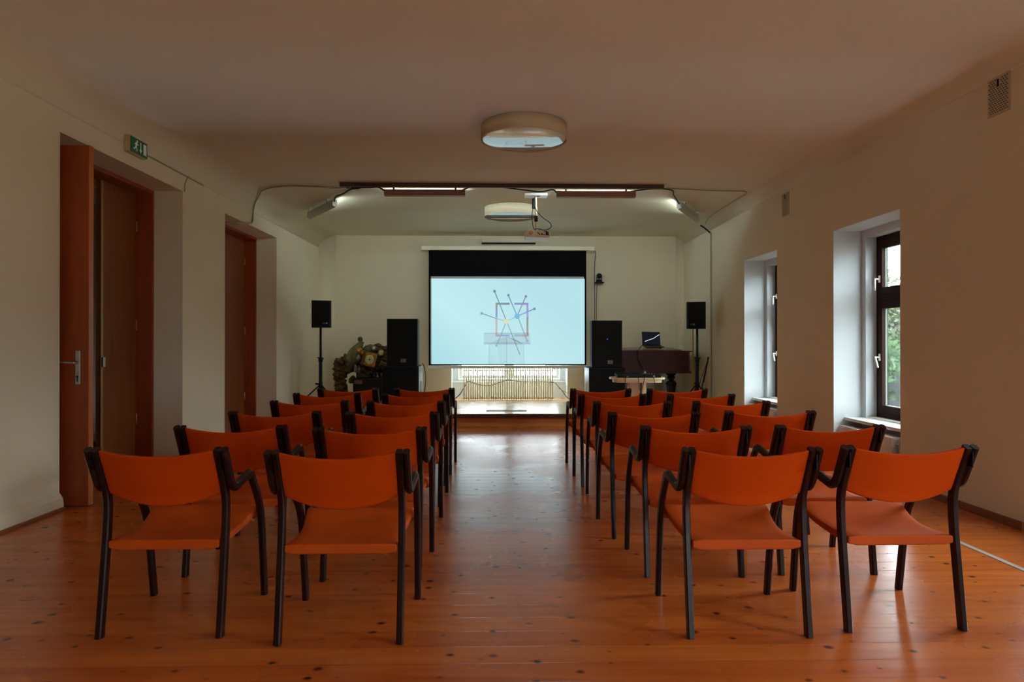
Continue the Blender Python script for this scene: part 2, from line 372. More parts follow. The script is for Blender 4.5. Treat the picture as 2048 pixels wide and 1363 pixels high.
# rough plaster foot of the left wall and the skirting
m = MB(); pts = [(0, 0), (.035, 0), (.035, .05), (.028, .085), (0, .13)]
m.prism([(XL+u, v+.0) for u, v in pts], 1, YF+.01, D1[0]-.004); struct(m.build('trim_21', M_wall))
def skirt(name, x0, x1, spans, h):
    b = MB()
    for a, c in spans: b.box(x0, x1, a, c, 0, h, bev=.003)
    struct(b.build(name, M_base))
skirt('baseboard_left', XL+.036, XL+.056, [(YF+.01, D1[0]-.01)], .022)
skirt('baseboard_right', XR-.02, XR-.0005, [(YF+.01, WIN_Y[0][0]-.01)]+[(WIN_Y[i][1]+.01, WIN_Y[i+1][0]-.01) for i in range(4)]+[(WIN_Y[4][1]+.01, 9.95)], .055)
# stage
SZ = .19
m = MB(); m.box(XL+.001, XR-.001, 9.97, YB+.29, SZ-.05, SZ); struct(m.build('floor_stage', M_stage))
m = MB(); m.box(XL+.001, XR-.001, 9.962, 9.99, SZ-.062, SZ-.004); struct(m.build('trim_22', M_darkwood))
m = MB(); m.box(XL+.001, XR-.001, 9.995, 10.02, .052, SZ-.05); struct(m.build('trim_23', M_riser))
m = MB(); m.box(XL+.001, XR-.001, 9.972, 10.0, 0, .052, bev=.004); struct(m.build('trim_24', M_riser2))

# ------------------------------------------------------------------ windows on the right
def ring(mb, x0, x1, y0, y1, z0, z1, w):
    mb.box(x0, x1, y0, y0+w, z0, z1, bev=.004); mb.box(x0, x1, y1-w, y1, z0, z1, bev=.004)
    mb.box(x0, x1, y0+w, y1-w, z0, z0+w, bev=.004); mb.box(x0, x1, y0+w, y1-w, z1-w, z1, bev=.004)
def side_window(k, a, b):
    a2, b2 = a+.08, b-.08; x = XR+.40
    R = struct_root('window_%d' % k, (x, (a+b)/2, .48))
    f = MB(); ring(f, x, x+.07, a2, b2, .48, 2.29, .055); f.box(x, x+.07, a2+.05, b2-.05, 1.635, 1.705, bev=.004); f.build('window_frame', M_wframe, R)
    for z0, z1, hz, tilt in ((.53, 1.64, 1.08, .5), (1.70, 2.24, 1.86, 0)):
        s_ = MB(); ring(s_, x-.012, x+.05, a2+.045, b2-.045, z0, z1, .075); so = s_.build('window_sash', M_wframe, R)
        g = MB(); g.box(x+.018, x+.024, a2+.118, b2-.118, z0+.072, z1-.072); g.build('pane', M_glass, so)
        g = MB(); ring(g, x+.024, x+.034, a2+.112, b2-.112, z0+.066, z1-.066, .012); g.build('glazing_seal', M_seal, so)
        h = MB(); yh = b2-.085
        h.box(x-.024, x-.012, yh-.014, yh+.014, hz-.035, hz+.035, bev=.003); h.cyl((x-.02, yh, hz), (x-.065, yh, hz), .008, 10)
        h.cyl((x-.062, yh, hz+.004), (x-.062, yh-.11*math.sin(tilt), hz-.115*math.cos(tilt)), .009, 10); h.build('window_handle', M_enamel, so)
    s_ = MB(); s_.box(XR+.11, x+.002, a+.006, b-.006, .437, .468, bev=.003); s_.box(x-.09, x+.0, a2+.002, b2-.002, .468, .482); s_.build('window_sill', M_enamel, R)
for k, (a, b) in enumerate(WIN_Y): side_window(k+1, a, b)
# back window
R = struct_root('window_6', (.22, YB+.42, .5))
f = MB(); 
def ringy(mb, x0, x1, y0, y1, z0, z1, w):
    mb.box(x0, x0+w, y0, y1, z0, z1, bev=.004); mb.box(x1-w, x1, y0, y1, z0, z1, bev=.004)
    mb.box(x0+w, x1-w, y0, y1, z0, z0+w, bev=.004); mb.box(x0+w, x1-w, y0, y1, z1-w, z1, bev=.004)
ringy(f, NX0+.06, NX1-.06, YB+.42, YB+.48, .49, 2.3, .05); f.box(.19, .25, YB+.42, YB+.48, .54, 2.25); f.build('window_frame', M_enamel, R)
for x0, x1 in ((NX0+.115, .19), (.25, NX1-.115)):
    f = MB(); ringy(f, x0, x1, YB+.41, YB+.46, .545, 2.245, .06); so = f.build('window_sash', M_enamel, R)
    g = MB(); g.box(x0+.06, x1-.06, YB+.43, YB+.436, .6, 2.19); g.build('pane', M_glass, so)
f = MB(); f.box(NX0+.006, NX1-.006, YB+.25, YB+.43, .48, .505, bev=.003); f.build('window_sill', M_enamel, R)

R = struct_root('window_7', (2.4, YF-.25, FW[2]))  # added window, out of view, lets extra daylight into the near room
f = MB(); ringy(f, FW[0], FW[1], YF-.28, YF-.22, FW[2], FW[3], .06); f.build('window_frame', M_wframe, R)
for x0, x1 in ((FW[0]+.05, FW[1]-.05),):
    f = MB(); ringy(f, x0, x1, YF-.27, YF-.21, FW[2]+.05, FW[3]-.05, .07); so = f.build('window_sash', M_wframe, R)
    g = MB(); g.box(x0+.065, x1-.065, YF-.245, YF-.239, FW[2]+.115, FW[3]-.115); g.build('pane', M_glass, so)
# ------------------------------------------------------------------ doors
def doorset(k, D, far_leaf_from, open_leaf):
    y0, y1, zt = D; R = struct_root('door_%d' % k, (XL-.4, (y0+y1)/2, 0))
    f = MB(); xa, xb = XL-.52, XL-.29
    f.box(xa, xb, y1-.035, y1+.05, 0, zt, bev=.003); f.box(xa, xb, y0-.05, y0+.035, 0, zt, bev=.003); f.box(xa, xb, y0+.035, y1-.035, zt-.035, zt+.03, bev=.003)
    f.box(xa-.025, xa+.015, y1-.10, y1-.035, 0, zt-.04, bev=.003); f.box(xa-.025, xa+.015, y0+.035, y0+.10, 0, zt-.04, bev=.003); f.box(xa-.025, xa+.015, y0+.1, y1-.1, zt-.10, zt-.035, bev=.003)
    f.build('door_frame', M_door, R)
    c = XL-.455
    l = MB(); l.box(c-.045, c, far_leaf_from, y1-.037, .008, zt-.038, bev=.002); lf = l.build('door_leaf', M_doorpale, R)
    b = MB(); b.box(c, c+.012, far_leaf_from-.012, far_leaf_from+.022, .01, zt-.045, bev=.002); b.build('astragal_strip', M_brass, lf)
    if k == 1:
        b = MB(); b.box(c+.012, c+.03, far_leaf_from-.01, far_leaf_from+.03, 1.0, 1.09, bev=.002); b.build('lock_keep', M_metal, lf)
    for hz in (.4, 1.35, 2.35):
        b = MB(); b.cyl((c+.008, y1-.042, hz), (c+.008, y1-.042, hz+.11), .010, 10); b.build('hinge', M_brass, lf)
    if not open_leaf:
        l = MB(); l.box(c-.045, c, y0+.037, far_leaf_from-.003, .008, zt-.038, bev=.002); l2 = l.build('door_leaf', M_doorpale, R)
    else:
        x0, x1, yy = XL-.47, XL+.165, D[0]+.062
        M = Matrix.Translation((x0, yy, 0)) @ Matrix.Rotation(math.radians(1.2), 4, 'Z') @ Matrix.Translation((-x0, -yy, 0))
        l = MB(); l.box(x0, x1, yy, yy+.05, .008, 2.70, M=M, bev=.002); l2 = l.build('door_leaf', M_door, R)
        b = MB(); b.box(x1, x1+.006, yy-.004, yy+.054, .01, 2.70, M=M, bev=.001); b.build('edge_strip', M_dooredge, l2)
        h = MB(); xh = x1-.075; h.box(xh-.022, xh+.022, yy-.011, yy, .91, 1.17, M=M, bev=.008)
        h.cyl(M @ Vector((xh, yy, 1.075)), M @ Vector((xh, yy-.05, 1.075)), .010, 10)
        h.tube([M @ Vector(p) for p in ((xh, yy-.05, 1.075), (xh-.05, yy-.052, 1.078), (xh-.13, yy-.047, 1.082))], .009, 8)
        h.build('door_handle', M_metal, l2)
        h = MB(); h.cyl(M @ Vector((xh, yy-.011, .97)), M @ Vector((xh, yy-.013, .97)), .010, 12); h.box(xh-.004, xh+.004, yy-.013, yy-.011, .935, .97, M=M); h.build('keyhole', M_venth, l2)
    return R
doorset(1, D1, 6.40, True); doorset(2, D2, 9.0, False)

# ================================================================== FIXED THINGS
# radiators below the side windows
for k, (a, b) in enumerate(WIN_Y):
    if k < 3: continue
    lab = ['white flat radiator under the nearer window on the right wall', 'white flat radiator under the farther window on the right wall'][k-3]
    T = thing('radiator', (XR+.1, (a+b)/2, .0), lab, 'radiator', 'flat radiators in the window recesses')
    m = MB(); x0 = XR+.05; y0, y1 = a+.22, b-.03
    m.box(x0, x0+.016, y0, y1, .09, .375, bev=.003); m.box(x0+.07, x0+.086, y0, y1, .09, .375, bev=.003)
    n = 24
    for i in range(n): y = y0+.02+(y1-y0-.04)*i/(n-1); m.box(x0+.016, x0+.07, y-.004, y+.004, .10, .365)
    m.build('panel', M_enamel, T)
    m = MB(); m.box(x0-.002, x0+.088, y0-.004, y1+.004, .375, .387, bev=.002); m.box(x0, x0+.086, y0-.004, y0, .09, .376); m.box(x0, x0+.086, y1, y1+.004, .09, .376); m.build('top_grille', M_enamel, T)
    m = MB(); m.cyl((x0+.04, y0-.004, .33), (x0+.04, y0-.07, .33), .011, 10); m.cyl((x0+.04, y0-.07, .3), (x0+.04, y0-.07, .375), .017, 12); m.cyl((x0+.04, y0-.07, .3), (x0+.04, y0-.07, .0), .010, 10); m.build('valve', M_metal, T)
    for yb in (y0+.1, y1-.13):
        m = MB(); m.box(x0+.09, x0+.235, yb, yb+.03, .2, .23); m.build('bracket', M_enamel, T)
# column radiator in the back niche
T = thing('column_radiator', (.2, 12.42, SZ), 'long cream column radiator under the projection screen', 'radiator')
nc = 40; rx0, rx1 = -.625, 1.02
m = MB()
for i in range(nc):
    x = rx0+(rx1-rx0)*(i+.5)/nc
    for y in (12.375, 12.445): m.box(x-.0092, x+.0092, y, y+.03, SZ+.03, .748, bev=.005)
    m.box(x-.011, x+.011, 12.375, 12.475, .728, .768, bev=.007); m.box(x-.0125, x+.0125, 12.375, 12.475, SZ+.012, SZ+.055, bev=.008)
m.build('column_section', M_cream, T); [o for o in [T.children[0]]][0]['label'] = 'forty slim cream columns'
m = MB(); m.cyl((rx0, 12.425, .725), (rx1, 12.425, .725), .012, 10); m.cyl((rx0-.02, 12.425, SZ+.035), (rx1+.02, 12.425, SZ+.035), .012, 10); m.build('header_pipe', M_cream, T)
for x in (rx0+.1, rx1-.1):
    m = MB(); m.box(x-.006, x+.006, 12.40, 12.45, SZ, SZ+.02); m.build('foot', M_cream, T)
# cables on the stage beside the radiator
m = MB(); m.tube([(-.93, 12.34, SZ+.006), (-.8, 12.36, SZ+.01), (-.68, 12.41, .30), (-.58, 12.425, .46), (-.52, 12.425, .53), (-.35, 12.425, .47), (-.15, 12.425, .45), (.05, 12.425, .51), (.2, 12.425, .55), (.45, 12.425, .52), (.8, 12.425, .52), (1.03, 12.425, .51)], .008)
tag(m.build('cable', M_wire), 'black cable woven along behind the front columns of the cream radiator', 'cable')
m = MB(); m.tube([(1.05, 12.42, .50), (1.17, 12.34, .36), (1.3, 12.33, .21), (1.5, 12.33, SZ+.006), (1.7, 12.2, SZ+.006)], .006)
tag(m.build('cable', M_wire), 'black cable dropping from the radiator end to the stage floor', 'cable')
m = MB(); m.tube([(1.06, 12.30, .43), (1.25, 12.3, .33), (1.45, 12.3, .26), (1.68, 12.28, SZ+.006)], .004)
tag(m.build('cable', M_wirep), 'thin grey cable running from the radiator toward the right subwoofer', 'cable')

# projection screen
T = thing('projection_screen', (.18, 12.33, 2.93), 'wide motorised projection screen pulled down on the back wall', 'projection screen')
m = MB(); m.box(-1.37, 1.76, 12.29, 12.40, 2.895, 2.975, bev=.012); hs = m.build('housing', M_cream, T)
for x in (-1.2, 1.6):
    m = MB(); m.box(x-.03, x+.03, 12.40, YB-.001, 2.90, 2.95); m.build('bracket', M_cream, T)
m = MB(); m.box(-1.24, 1.608, 12.33, 12.334, .822, 2.90); m.build('screen_fabric', M_scrblack, T)
m = MB(); m.box(-1.2, 1.565, 12.326, 12.330, 2.385, 2.425); m.box(-1.208, -1.19, 12.326, 12.330, .85, 2.385); m.build('white_border', M_scrwhite, T)
def img_mat():
    mm = bpy.data.materials.new('projected_image'); mm.use_nodes = True; n = mm.node_tree; n.nodes.clear(); L = n.links.new
    t = N(n, 'ShaderNodeTexCoord'); mp = N(n, 'ShaderNodeMapping'); mp.inputs['Rotation'].default_value = (0, math.radians(35), 0)
    L(t.outputs['Generated'], mp.inputs[0]); s = N(n, 'ShaderNodeSeparateXYZ'); L(mp.outputs[0], s.inputs[0])
    r = N(n, 'ShaderNodeValToRGB'); L(s.outputs['X'], r.inputs[0])
    r.color_ramp.elements[0].position = 0; r.color_ramp.elements[0].color = srgb(168, 218, 226)
    r.color_ramp.elements[1].position = 1; r.color_ramp.elements[1].color = srgb(182, 224, 232)
    q = r.color_ramp.elements.new(.45); q.color = srgb(192, 234, 238)
    e = N(n, 'ShaderNodeEmission'); L(r.outputs[0], e.inputs[0]); e.inputs[1].default_value = 1.03
    o = N(n, 'ShaderNodeOutputMaterial'); L(e.outputs[0], o.inputs[0]); return mm
m = MB(); m.box(-1.19, 1.578, 12.322, 12.326, .845, 2.385); im = m.build('projected_image', img_mat(), T)
# network emblem in the projected picture
def vcol_mat():
    mm = bpy.data.materials.new('projected_emblem'); mm.use_nodes = True; n = mm.node_tree; n.nodes.clear(); L = n.links.new
    a = N(n, 'ShaderNodeAttribute', attribute_name='tint'); e = N(n, 'ShaderNodeEmission'); L(a.outputs['Color'], e.inputs[0]); e.inputs[1].default_value = 1.08
    o = N(n, 'ShaderNodeOutputMaterial'); L(e.outputs[0], o.inputs[0]); return mm
def P(zx, zy):        # picture units of the emblem, square frame runs 690..1190 by 345..855
    return Vector((-.035+(zx-690)*.00119, 12.3195, 1.950-(zy-345)*.00119))
quads = []
def seg(p, q, w, c0, c1, y=0):
    p, q = P(*p), P(*q); d = (q-p).normalized(); nrm = Vector((d.z, 0, -d.x))*w*.00119/2; k = 6
    for i in range(k):
        a, b = p.lerp(q, i/k), p.lerp(q, (i+1)/k); ca = [c0[j]+(c1[j]-c0[j])*i/k for j in range(3)]; cb = [c0[j]+(c1[j]-c0[j])*(i+1)/k for j in range(3)]
        off = Vector((0, -y, 0)); quads.append(([a-nrm+off, a+nrm+off, b+nrm+off, b-nrm+off], [ca, ca, cb, cb]))
def disc(p, r, c, y=.002):
    p = P(*p)-Vector((0, y, 0)); r *= .00119
    quads.append(([p+Vector((r*math.cos(t), 0, r*math.sin(t))) for t in [2*PI*i/20 for i in range(20)]], [c]*20))
G, B, V, T_, S_ = (134, 152, 160), (126, 162, 210), (146, 146, 200), (178, 168, 170), (120, 178, 206)
seg((690, 360), (905, 360), 30, (132, 146, 156), (128, 142, 150)); seg((975, 360), (1190, 360), 30, (136, 150, 186), (146, 140, 200))
seg((705, 345), (705, 560), 30, (150, 146, 152), (120, 168, 216)); seg((705, 560), (705, 855), 30, (180, 178, 190), (196, 186, 176))
seg((1174, 345), (1174, 560), 30, (150, 146, 198), (160, 164, 212)); seg((1174, 560), (1174, 855), 30, (140, 150, 162), (166, 160, 152))
seg((690, 840), (760, 840), 30, (178, 166, 176), (160, 178, 210)); seg((760, 840), (905, 840), 30, (160, 186, 218), (162, 186, 214)); seg((975, 840), (1070, 840), 30, (160, 188, 222), (160, 188, 222)); seg((1070, 840), (1190, 840), 30, (192, 180, 172), (176, 162, 164))
seg((675, 170), (855, 620), 15, (110, 138, 150), (130, 165, 185), .001); seg((480, 505), (690, 580), 15, (132, 160, 160), (120, 172, 204), .001); seg((690, 580), (850, 622), 12, (170, 170, 176), (180, 190, 190), .001)
seg((885, 232), (1018, 545), 15, (118, 142, 170), (118, 160, 200), .001); seg((1150, 247), (1018, 545), 15, (118, 128, 160), (130, 160, 205), .001); seg((1278, 437), (1018, 548), 15, (120, 134, 180), (130, 160, 205), .001)
seg((855, 625), (1018, 550), 12, (190, 196, 180), (140, 190, 200), .001); seg((850, 640), (705, 995), 14, (150, 160, 190), (176, 190, 206), .001); seg((865, 640), (1062, 1135), 14, (150, 182, 202), (138, 160, 172), .001); seg((1030, 560), (1168, 920), 14, (120, 170, 196), (164, 160, 182), .001)
for p, r, c in [((675, 170), 21, (106, 134, 150)), ((885, 230), 20, (112, 146, 160)), ((1150, 247), 20, (118, 140, 160)), ((1280, 438), 21, (122, 140, 176)), ((480, 506), 21, (138, 166, 162)), ((705, 995), 19, (168, 186, 202)), ((1168, 920), 20, (172, 178, 192)), ((850, 628), 37, (216, 216, 176)), ((1018, 548), 41, (116, 186, 220))]: disc(p, r, c)
bm = bmesh.new(); cl = bm.loops.layers.float_color.new('tint')
for vs, cs in quads:
    f = bm.faces.new([bm.verts.new(v) for v in vs])
    for l, c in zip(f.loops, cs): l[cl] = srgb(*c)
x_ = MB(); x_.bm.free(); x_.bm = bm; x_.build('emblem', vcol_mat(), im)
m = MB(); m.box(-1.257, 1.625, 12.315, 12.345, .765, .818, bev=.006); m.build('bottom_bar', M_enamel, T)
# slim unit above the screen
T = thing('wall_unit', (.2, 12.55, 3.05), 'slim white wall box with its shadow painted underneath above the projection screen', 'wall unit')
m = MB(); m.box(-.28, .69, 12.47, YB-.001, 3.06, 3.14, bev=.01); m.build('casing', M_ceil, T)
m = MB(); m.box(-.29, .70, 12.46, YB-.002, 3.045, 3.06, bev=.003); m.build('painted_shadow_strip', M_venth, T)  # dark strip paints the shadow along the bottom of the box
# conference camera on its little shelf
T = thing('conference_camera', (1.865, 12.5, 2.33), 'small black swivel camera on a wall shelf right of the screen', 'camera')
m = MB(); m.box(1.79, 1.95, 12.42, YB-.001, 2.325, 2.34, bev=.004); m.build('shelf', M_black, T)
m = MB(); m.lathe([(0, 0), (.06, 0), (.06, .03), (.045, .045), (0, .045)], c=(1.865, 12.48, 2.34), seg=24); m.build('camera_base', M_black, T)
m = MB(); m.prism([(1.813, 2.384), (1.917, 2.384), (1.917, 2.47), (1.902, 2.47), (1.902, 2.395), (1.828, 2.395), (1.828, 2.47), (1.813, 2.47)], 1, 12.45, 12.51); m.build('yoke', M_dgrey, T)
m = MB(); m.lump((1.865, 12.48, 2.455), .05, noise=0); m.cyl((1.865, 12.44, 2.455), (1.865, 12.42, 2.455), .028, 20); m.build('camera_head', M_black, T)
m = MB(); m.cyl((1.865, 12.42, 2.455), (1.865, 12.416, 2.455), .019, 16); m.build('lens', M_blackgloss, T)
m = MB(); m.tube([(1.77, 12.56, 2.93), (1.81, 12.575, 2.90), (1.80, 12.585, 2.7), (1.795, 12.59, 2.4), (1.80, 12.59, 1.9), (1.79, 12.59, 1.2), (1.79, 12.55, .9)], .006); tag(m.build('cable', M_wire), 'thin dark cable running down the wall from the screen housing', 'cable')
m = MB(); m.tube([(1.84, 12.58, 2.32), (1.835, 12.59, 2.1), (1.832, 12.59, 1.6), (1.83, 12.55, .9)], .005); tag(m.build('cable', M_wire), 'thin black cable hanging from the swivel camera shelf', 'cable')

# ceiling drum lamps
def drum(loc, lab):
    T = thing('ceiling_lamp', loc, lab, 'lamp', 'drum ceiling lamps'); x, y, z = loc; r = .39; h = .137
    m = MB(); m.lathe([(r-.004, -h), (r, -h), (r, -.006), (r-.004, -.006), (r-.004, -h)], c=loc, seg=72); m.build('lamp_shade', M_shade, T)
    m = MB(); m.lathe([(0, -h+.006), (r-.02, -h+.004), (r-.005, -h+.008), (r-.005, -h+.012), (0, -h+.012)], c=loc, seg=64); m.build('diffuser', M_diff, T)
    m = MB(); m.lathe([(r-.005, -h-.003), (r+.002, -h-.003), (r+.002, -h+.004), (r-.005, -h+.004), (r-.005, -h-.003)], c=loc, seg=72); m.build('lower_rim', M_shade, T)
    m = MB(); m.lathe([(0, 0), (.1, 0), (.1, -.03), (0, -.03)], c=loc, seg=24); m.build('ceiling_mount', M_enamel, T)
drum((.24, 6.2, ZC), 'large round drum ceiling lamp nearest the camera above the aisle')
drum((.20, 9.95, ZC), 'round drum ceiling lamp over the stage edge behind the projector pole')

# rail and stage lights
m = MB(); M = Matrix.Rotation(.010, 4, 'Z')
m.box(-1.86, 2.165, 8.45, 8.49, 3.15, 3.199, M=M, bev=.004); tag(m.build('ceiling_rail', M_rail), 'long dark brown rail fixed across the ceiling before the stage', 'rail')
def batten(x0, x1, y, lab, rot):
    T = thing('stage_light', ((x0+x1)/2, y, ZC), lab, 'light', 'brown batten lights behind the ceiling rail'); cx = (x0+x1)/2
    m = MB(); m.prism([(y, 3.095), (y+.008, 3.087), (y+.10, 3.087), (y+.10, 3.093), (y+.012, 3.095), (y+.012, 3.150), (y+.088, 3.156), (y+.088, 3.162), (y, 3.158)], 0, x0, x1); m.build('housing', M_fixbrown, T)
    m = MB(); m.cyl((x0+.05, y+.05, 3.118), (x1-.05, y+.05, 3.118), .013, 12); m.build('light_tube', M_tube, T)
    for x in (x0, x1-.012):
        m = MB(); m.box(x, x+.012, y+.013, y+.09, 3.094, 3.15, bev=.003); m.build('end_cap', M_fixbrown, T)
    for x in (x0+.12, x1-.12):
        m = MB(); m.box(x-.012, x+.012, y+.02, y+.045, 3.158, ZC); m.build('bracket', M_silver, T)
batten(-1.43, -.41, 8.62, 'brown batten light hanging from the ceiling left of the projector', 0)
batten(.752, 1.765, 8.66, 'brown batten light hanging from the ceiling right of the projector', 0)
def bar_light(a, b, side, lab):
    a = Vector(a); b = Vector(b); d = (b-a).normalized(); L = (b-a).length
    T = thing('floodlight_bar', tuple((a+b)/2), lab, 'light', 'silver bar floodlights near the ceiling corners')
    n = Vector((-d.y, d.x, 0));  n = n if n.y > 0 else -n        # toward the stage
    # u along the bar, v toward the stage, w up
    F = Matrix(((d.x, n.x, 0, a.x), (d.y, n.y, 0, a.y), (d.z, 0, 1, a.z), (0, 0, 0, 1)))
    m = MB(); m.prism([(-.03, -.035), (.012, -.06), (.02, -.052), (-.018, -.028), (-.018, .032), (.045, .040), (.045, .048), (-.03, .042)], 0, 0, L, M=F); m.build('housing', M_silver, T)
    m = MB(); m.cyl(F @ Vector((.03, .012, -.008)), F @ Vector((L-.03, .012, -.008)), .013, 12); m.build('light_tube', M_flood, T)
    for u in (0, L-.015):
        m = MB(); m.box(u, u+.015, -.028, .035, -.045, .042, M=F, bev=.003); m.build('end_cap', M_silver, T)
    for u in (.1*L, .8*L):
        m = MB(); m.box(u-.006, u+.018, -.04, -.03, .0, ZC-a.z+.0, M=F); m.box(u-.03, u+.03, -.04, .0, ZC-a.z-.008, ZC-a.z, M=F); m.build('bracket', M_silver, T)
bar_light((-2.80, 10.20, 3.12), (-2.20, 9.27, 3.12), -1, 'silver bar floodlight on the left side of the ceiling before the stage')
bar_light((3.05, 10.35, 3.12), (2.50, 9.34, 3.12), 1, 'silver bar floodlight on the right side of the ceiling before the stage')
def cable(pts, r, m_, lab):
    m = MB(); m.tube(pts, r); return tag(m.build('cable', m_), lab, 'cable')
Zk = ZC-.012
cable([(-3.5, 8.15, 2.76), (-3.26, 8.4, 2.70), (-3.2, 8.75, 2.745), (-3.205, 8.98, 2.80), (-3.207, 9.03, 2.95), (-3.188, 9.03, 3.05), (-3.108, 8.95, 3.130), (-2.99, 8.78, 3.178), (-2.7, 8.62, Zk), (-2.3, 8.62, Zk), (-2.1, 8.7, Zk), (-1.85, 8.66, Zk)], .009, M_wirep, 'painted cable curving from the far left door up onto the ceiling')
cable([(-1.9, 8.67, Zk), (-1.6, 8.65, Zk), (-1.5, 8.6, 3.18), (-1.42, 8.62, 3.14)], .011, M_wire, 'black plug lead joining the left batten light to the rail')
cable([(-2.2, 9.27, 3.14), (-2.15, 9.12, 3.17), (-2.03, 9.0, 3.18), (-1.88, 8.78, 3.19), (-1.75, 8.7, Zk)], .010, M_wire, 'black lead from the left silver floodlight to the rail')
cable([(-.45, 8.66, 3.16), (-.3, 8.55, 3.18), (0, 8.56, 3.18), (.3, 8.68, 3.175), (.55, 8.75, 3.165), (.7, 8.68, 3.175), (.76, 8.68, 3.13)], .009, M_wire, 'black cable looping along the ceiling between the two batten lights')
cable([(1.7, 8.7, 3.16), (1.9, 8.65, 3.18), (2.1, 8.62, 3.18), (2.25, 8.72, 3.18), (2.32, 8.95, 3.18), (2.42, 9.2, 3.18), (2.5, 9.34, 3.14)], .009, M_wire, 'black lead from the right batten light to the right silver floodlight')
cable([(2.15, 8.62, Zk), (2.8, 8.75, Zk), (3.24, 8.82, Zk), (3.27, 9.4, 3.187), (3.29, 10.5, 3.178), (3.34, 10.9, 3.145)], .007, M_wirep, 'thin pale cable running around the right ceiling edge')
cable([(3.31, 11.05, 3.14), (3.36, 10.98, 3.08), (3.41, 10.87, 2.99)], .013, M_wire, 'short thick black cable at the top of the wall conduit')
m = MB(); m.cyl((3.418, 10.86, 2.99), (3.418, 10.86, SZ), .010, 8); tag(m.build('conduit', M_wirep), 'thin painted conduit running down the right wall', 'conduit')

# projector
T = thing('projector', (.52, 9.05, ZC), 'white projector hanging from a ceiling pole above the aisle', 'projector')
m = MB(); m.box(.36, .66, 8.98, 9.16, 3.17, ZC, bev=.004); m.build('ceiling_plate', M_enamel, T)
m = MB(); m.cyl((.505, 9.05, 3.17), (.512, 9.05, 2.84), .016, 16); m.cyl((.512, 9.05, 2.95), (.512, 9.05, 2.70), .021, 16); m.build('mount_pole', M_cream, T)
m = MB(); m.cyl((.512, 9.05, 2.91), (.512, 9.05, 2.83), .024, 16); m.build('black_sleeve', M_black, T)
m = MB(); m.cyl((.48, 9.035, 3.14), (.478, 9.03, 3.0), .022, 10); m.build('cable_bundle', M_black, T)
Mp = Matrix.Translation((.525, 9.02, 2.64)) @ Matrix.Rotation(.05, 4, 'Y') @ Matrix.Rotation(-.07, 4, 'X')
m = MB(); m.box(-.165, .165, -.12, .13, -.03, .05, M=Mp, bev=.014); body = m.build('body', M_cream, T)
m = MB(); m.box(-.16, .16, -.115, .125, -.045, -.028, M=Mp, bev=.006); m.build('lower_shell', M_enamel, T)
m = MB(); 
for i in range(5): m.box(.02+i*.028, .035+i*.028, -.124, -.119, -.015, .0+.012*(i % 2), M=Mp)
m.box(.105, .14, -.125, -.118, -.01, .03, M=Mp); m.build('port', M_venth, body)
m = MB(); m.cyl(Mp @ Vector((-.09, -.118, .01)), Mp @ Vector((-.09, -.124, .01)), .03, 20); m.build('fan_grille', M_tableleg, body)
m = MB(); m.cyl(Mp @ Vector((-.08, .125, .008)), Mp @ Vector((-.08, .142, .008)), .028, 20); m.build('lens', M_blackgloss, body)
cable([(.56, 9.02, 3.165), (.49, 9.01, 3.14), (.47, 9.0, 3.0), (.455, 9.0, 2.9), (.47, 8.99, 2.76), (.50, 8.97, 2.70), (.56, 8.93, 2.665), (.64, 8.89, 2.68), (.66, 8.89, 2.64)], .005, M_wire, 'black cable tied along the projector pole and plugged in at back')
cable([(.485, 9.0, 3.05), (.52, 8.99, 2.96), (.60, 8.97, 2.87), (.69, 8.95, 2.80), (.70, 8.94, 2.74), (.62, 8.92, 2.70), (.52, 8.93, 2.72), (.5, 8.92, 2.70), (.55, 8.89, 2.64)], .005, M_wire, 'black cable looping wide to the right of the projector pole')

# exit sign
T = thing('exit_sign', (XL, 6.08, 2.95), 'green running man exit sign on the wall above the open door', 'exit sign')
m = MB(); m.box(XL+.001, XL+.05, 5.94, 6.235, 2.875, 3.02, bev=.005); m.build('housing', M_signbox, T)
m = MB(); m.box(XL+.05, XL+.058, 5.955, 6.23, 2.88, 3.015, bev=.002); pn = m.build('green_panel', M_green, T)
m = MB(); xs = XL+.0585
def sgn(poly): m.prism([(5.955+u, 2.88+v) for u, v in poly], 0, xs, xs+.0012)
sgn([(.205, .02), (.255, .02), (.255, .115), (.205, .115)])                                            # doorway
sgn([(.152, .115), (.164, .115), (.164, .05), (.178, .05), (.158, .018), (.138, .05), (.152, .05)])     # arrow down
c = [(.098+.011*math.cos(t), .108+.011*math.sin(t)) for t in [2*PI*i/12 for i in range(12)]]; sgn(c)   # head
sgn([(.078, .096), (.094, .096), (.088, .058), (.068, .058)])                                           # torso
sgn([(.09, .094), (.116, .082), (.114, .075), (.088, .082)]); sgn([(.080, .095), (.055, .082), (.058, .076), (.08, .085)])
sgn([(.076, .062), (.09, .062), (.102, .040), (.096, .018), (.088, .020), (.09, .04)]); sgn([(.066, .062), (.078, .058), (.06, .032), (.035, .034), (.035, .042), (.056, .042)])
m.build('pictogram', M_signw, pn)
m = MB(); m.box(XL+.001, XL+.011, 6.236, 7.52, 2.938, 2.95); tag(m.build('conduit', M_wirep), 'thin white conduit running right from the exit sign', 'conduit')
cable([(XL+.012, 7.17, 2.95), (XL+.02, 7.12, 2.93), (XL+.008, 7.085, 2.86), (XL+.006, 7.08, 2.775)], .006, M_wirep, 'short cable dropping from the exit sign conduit to the open door')
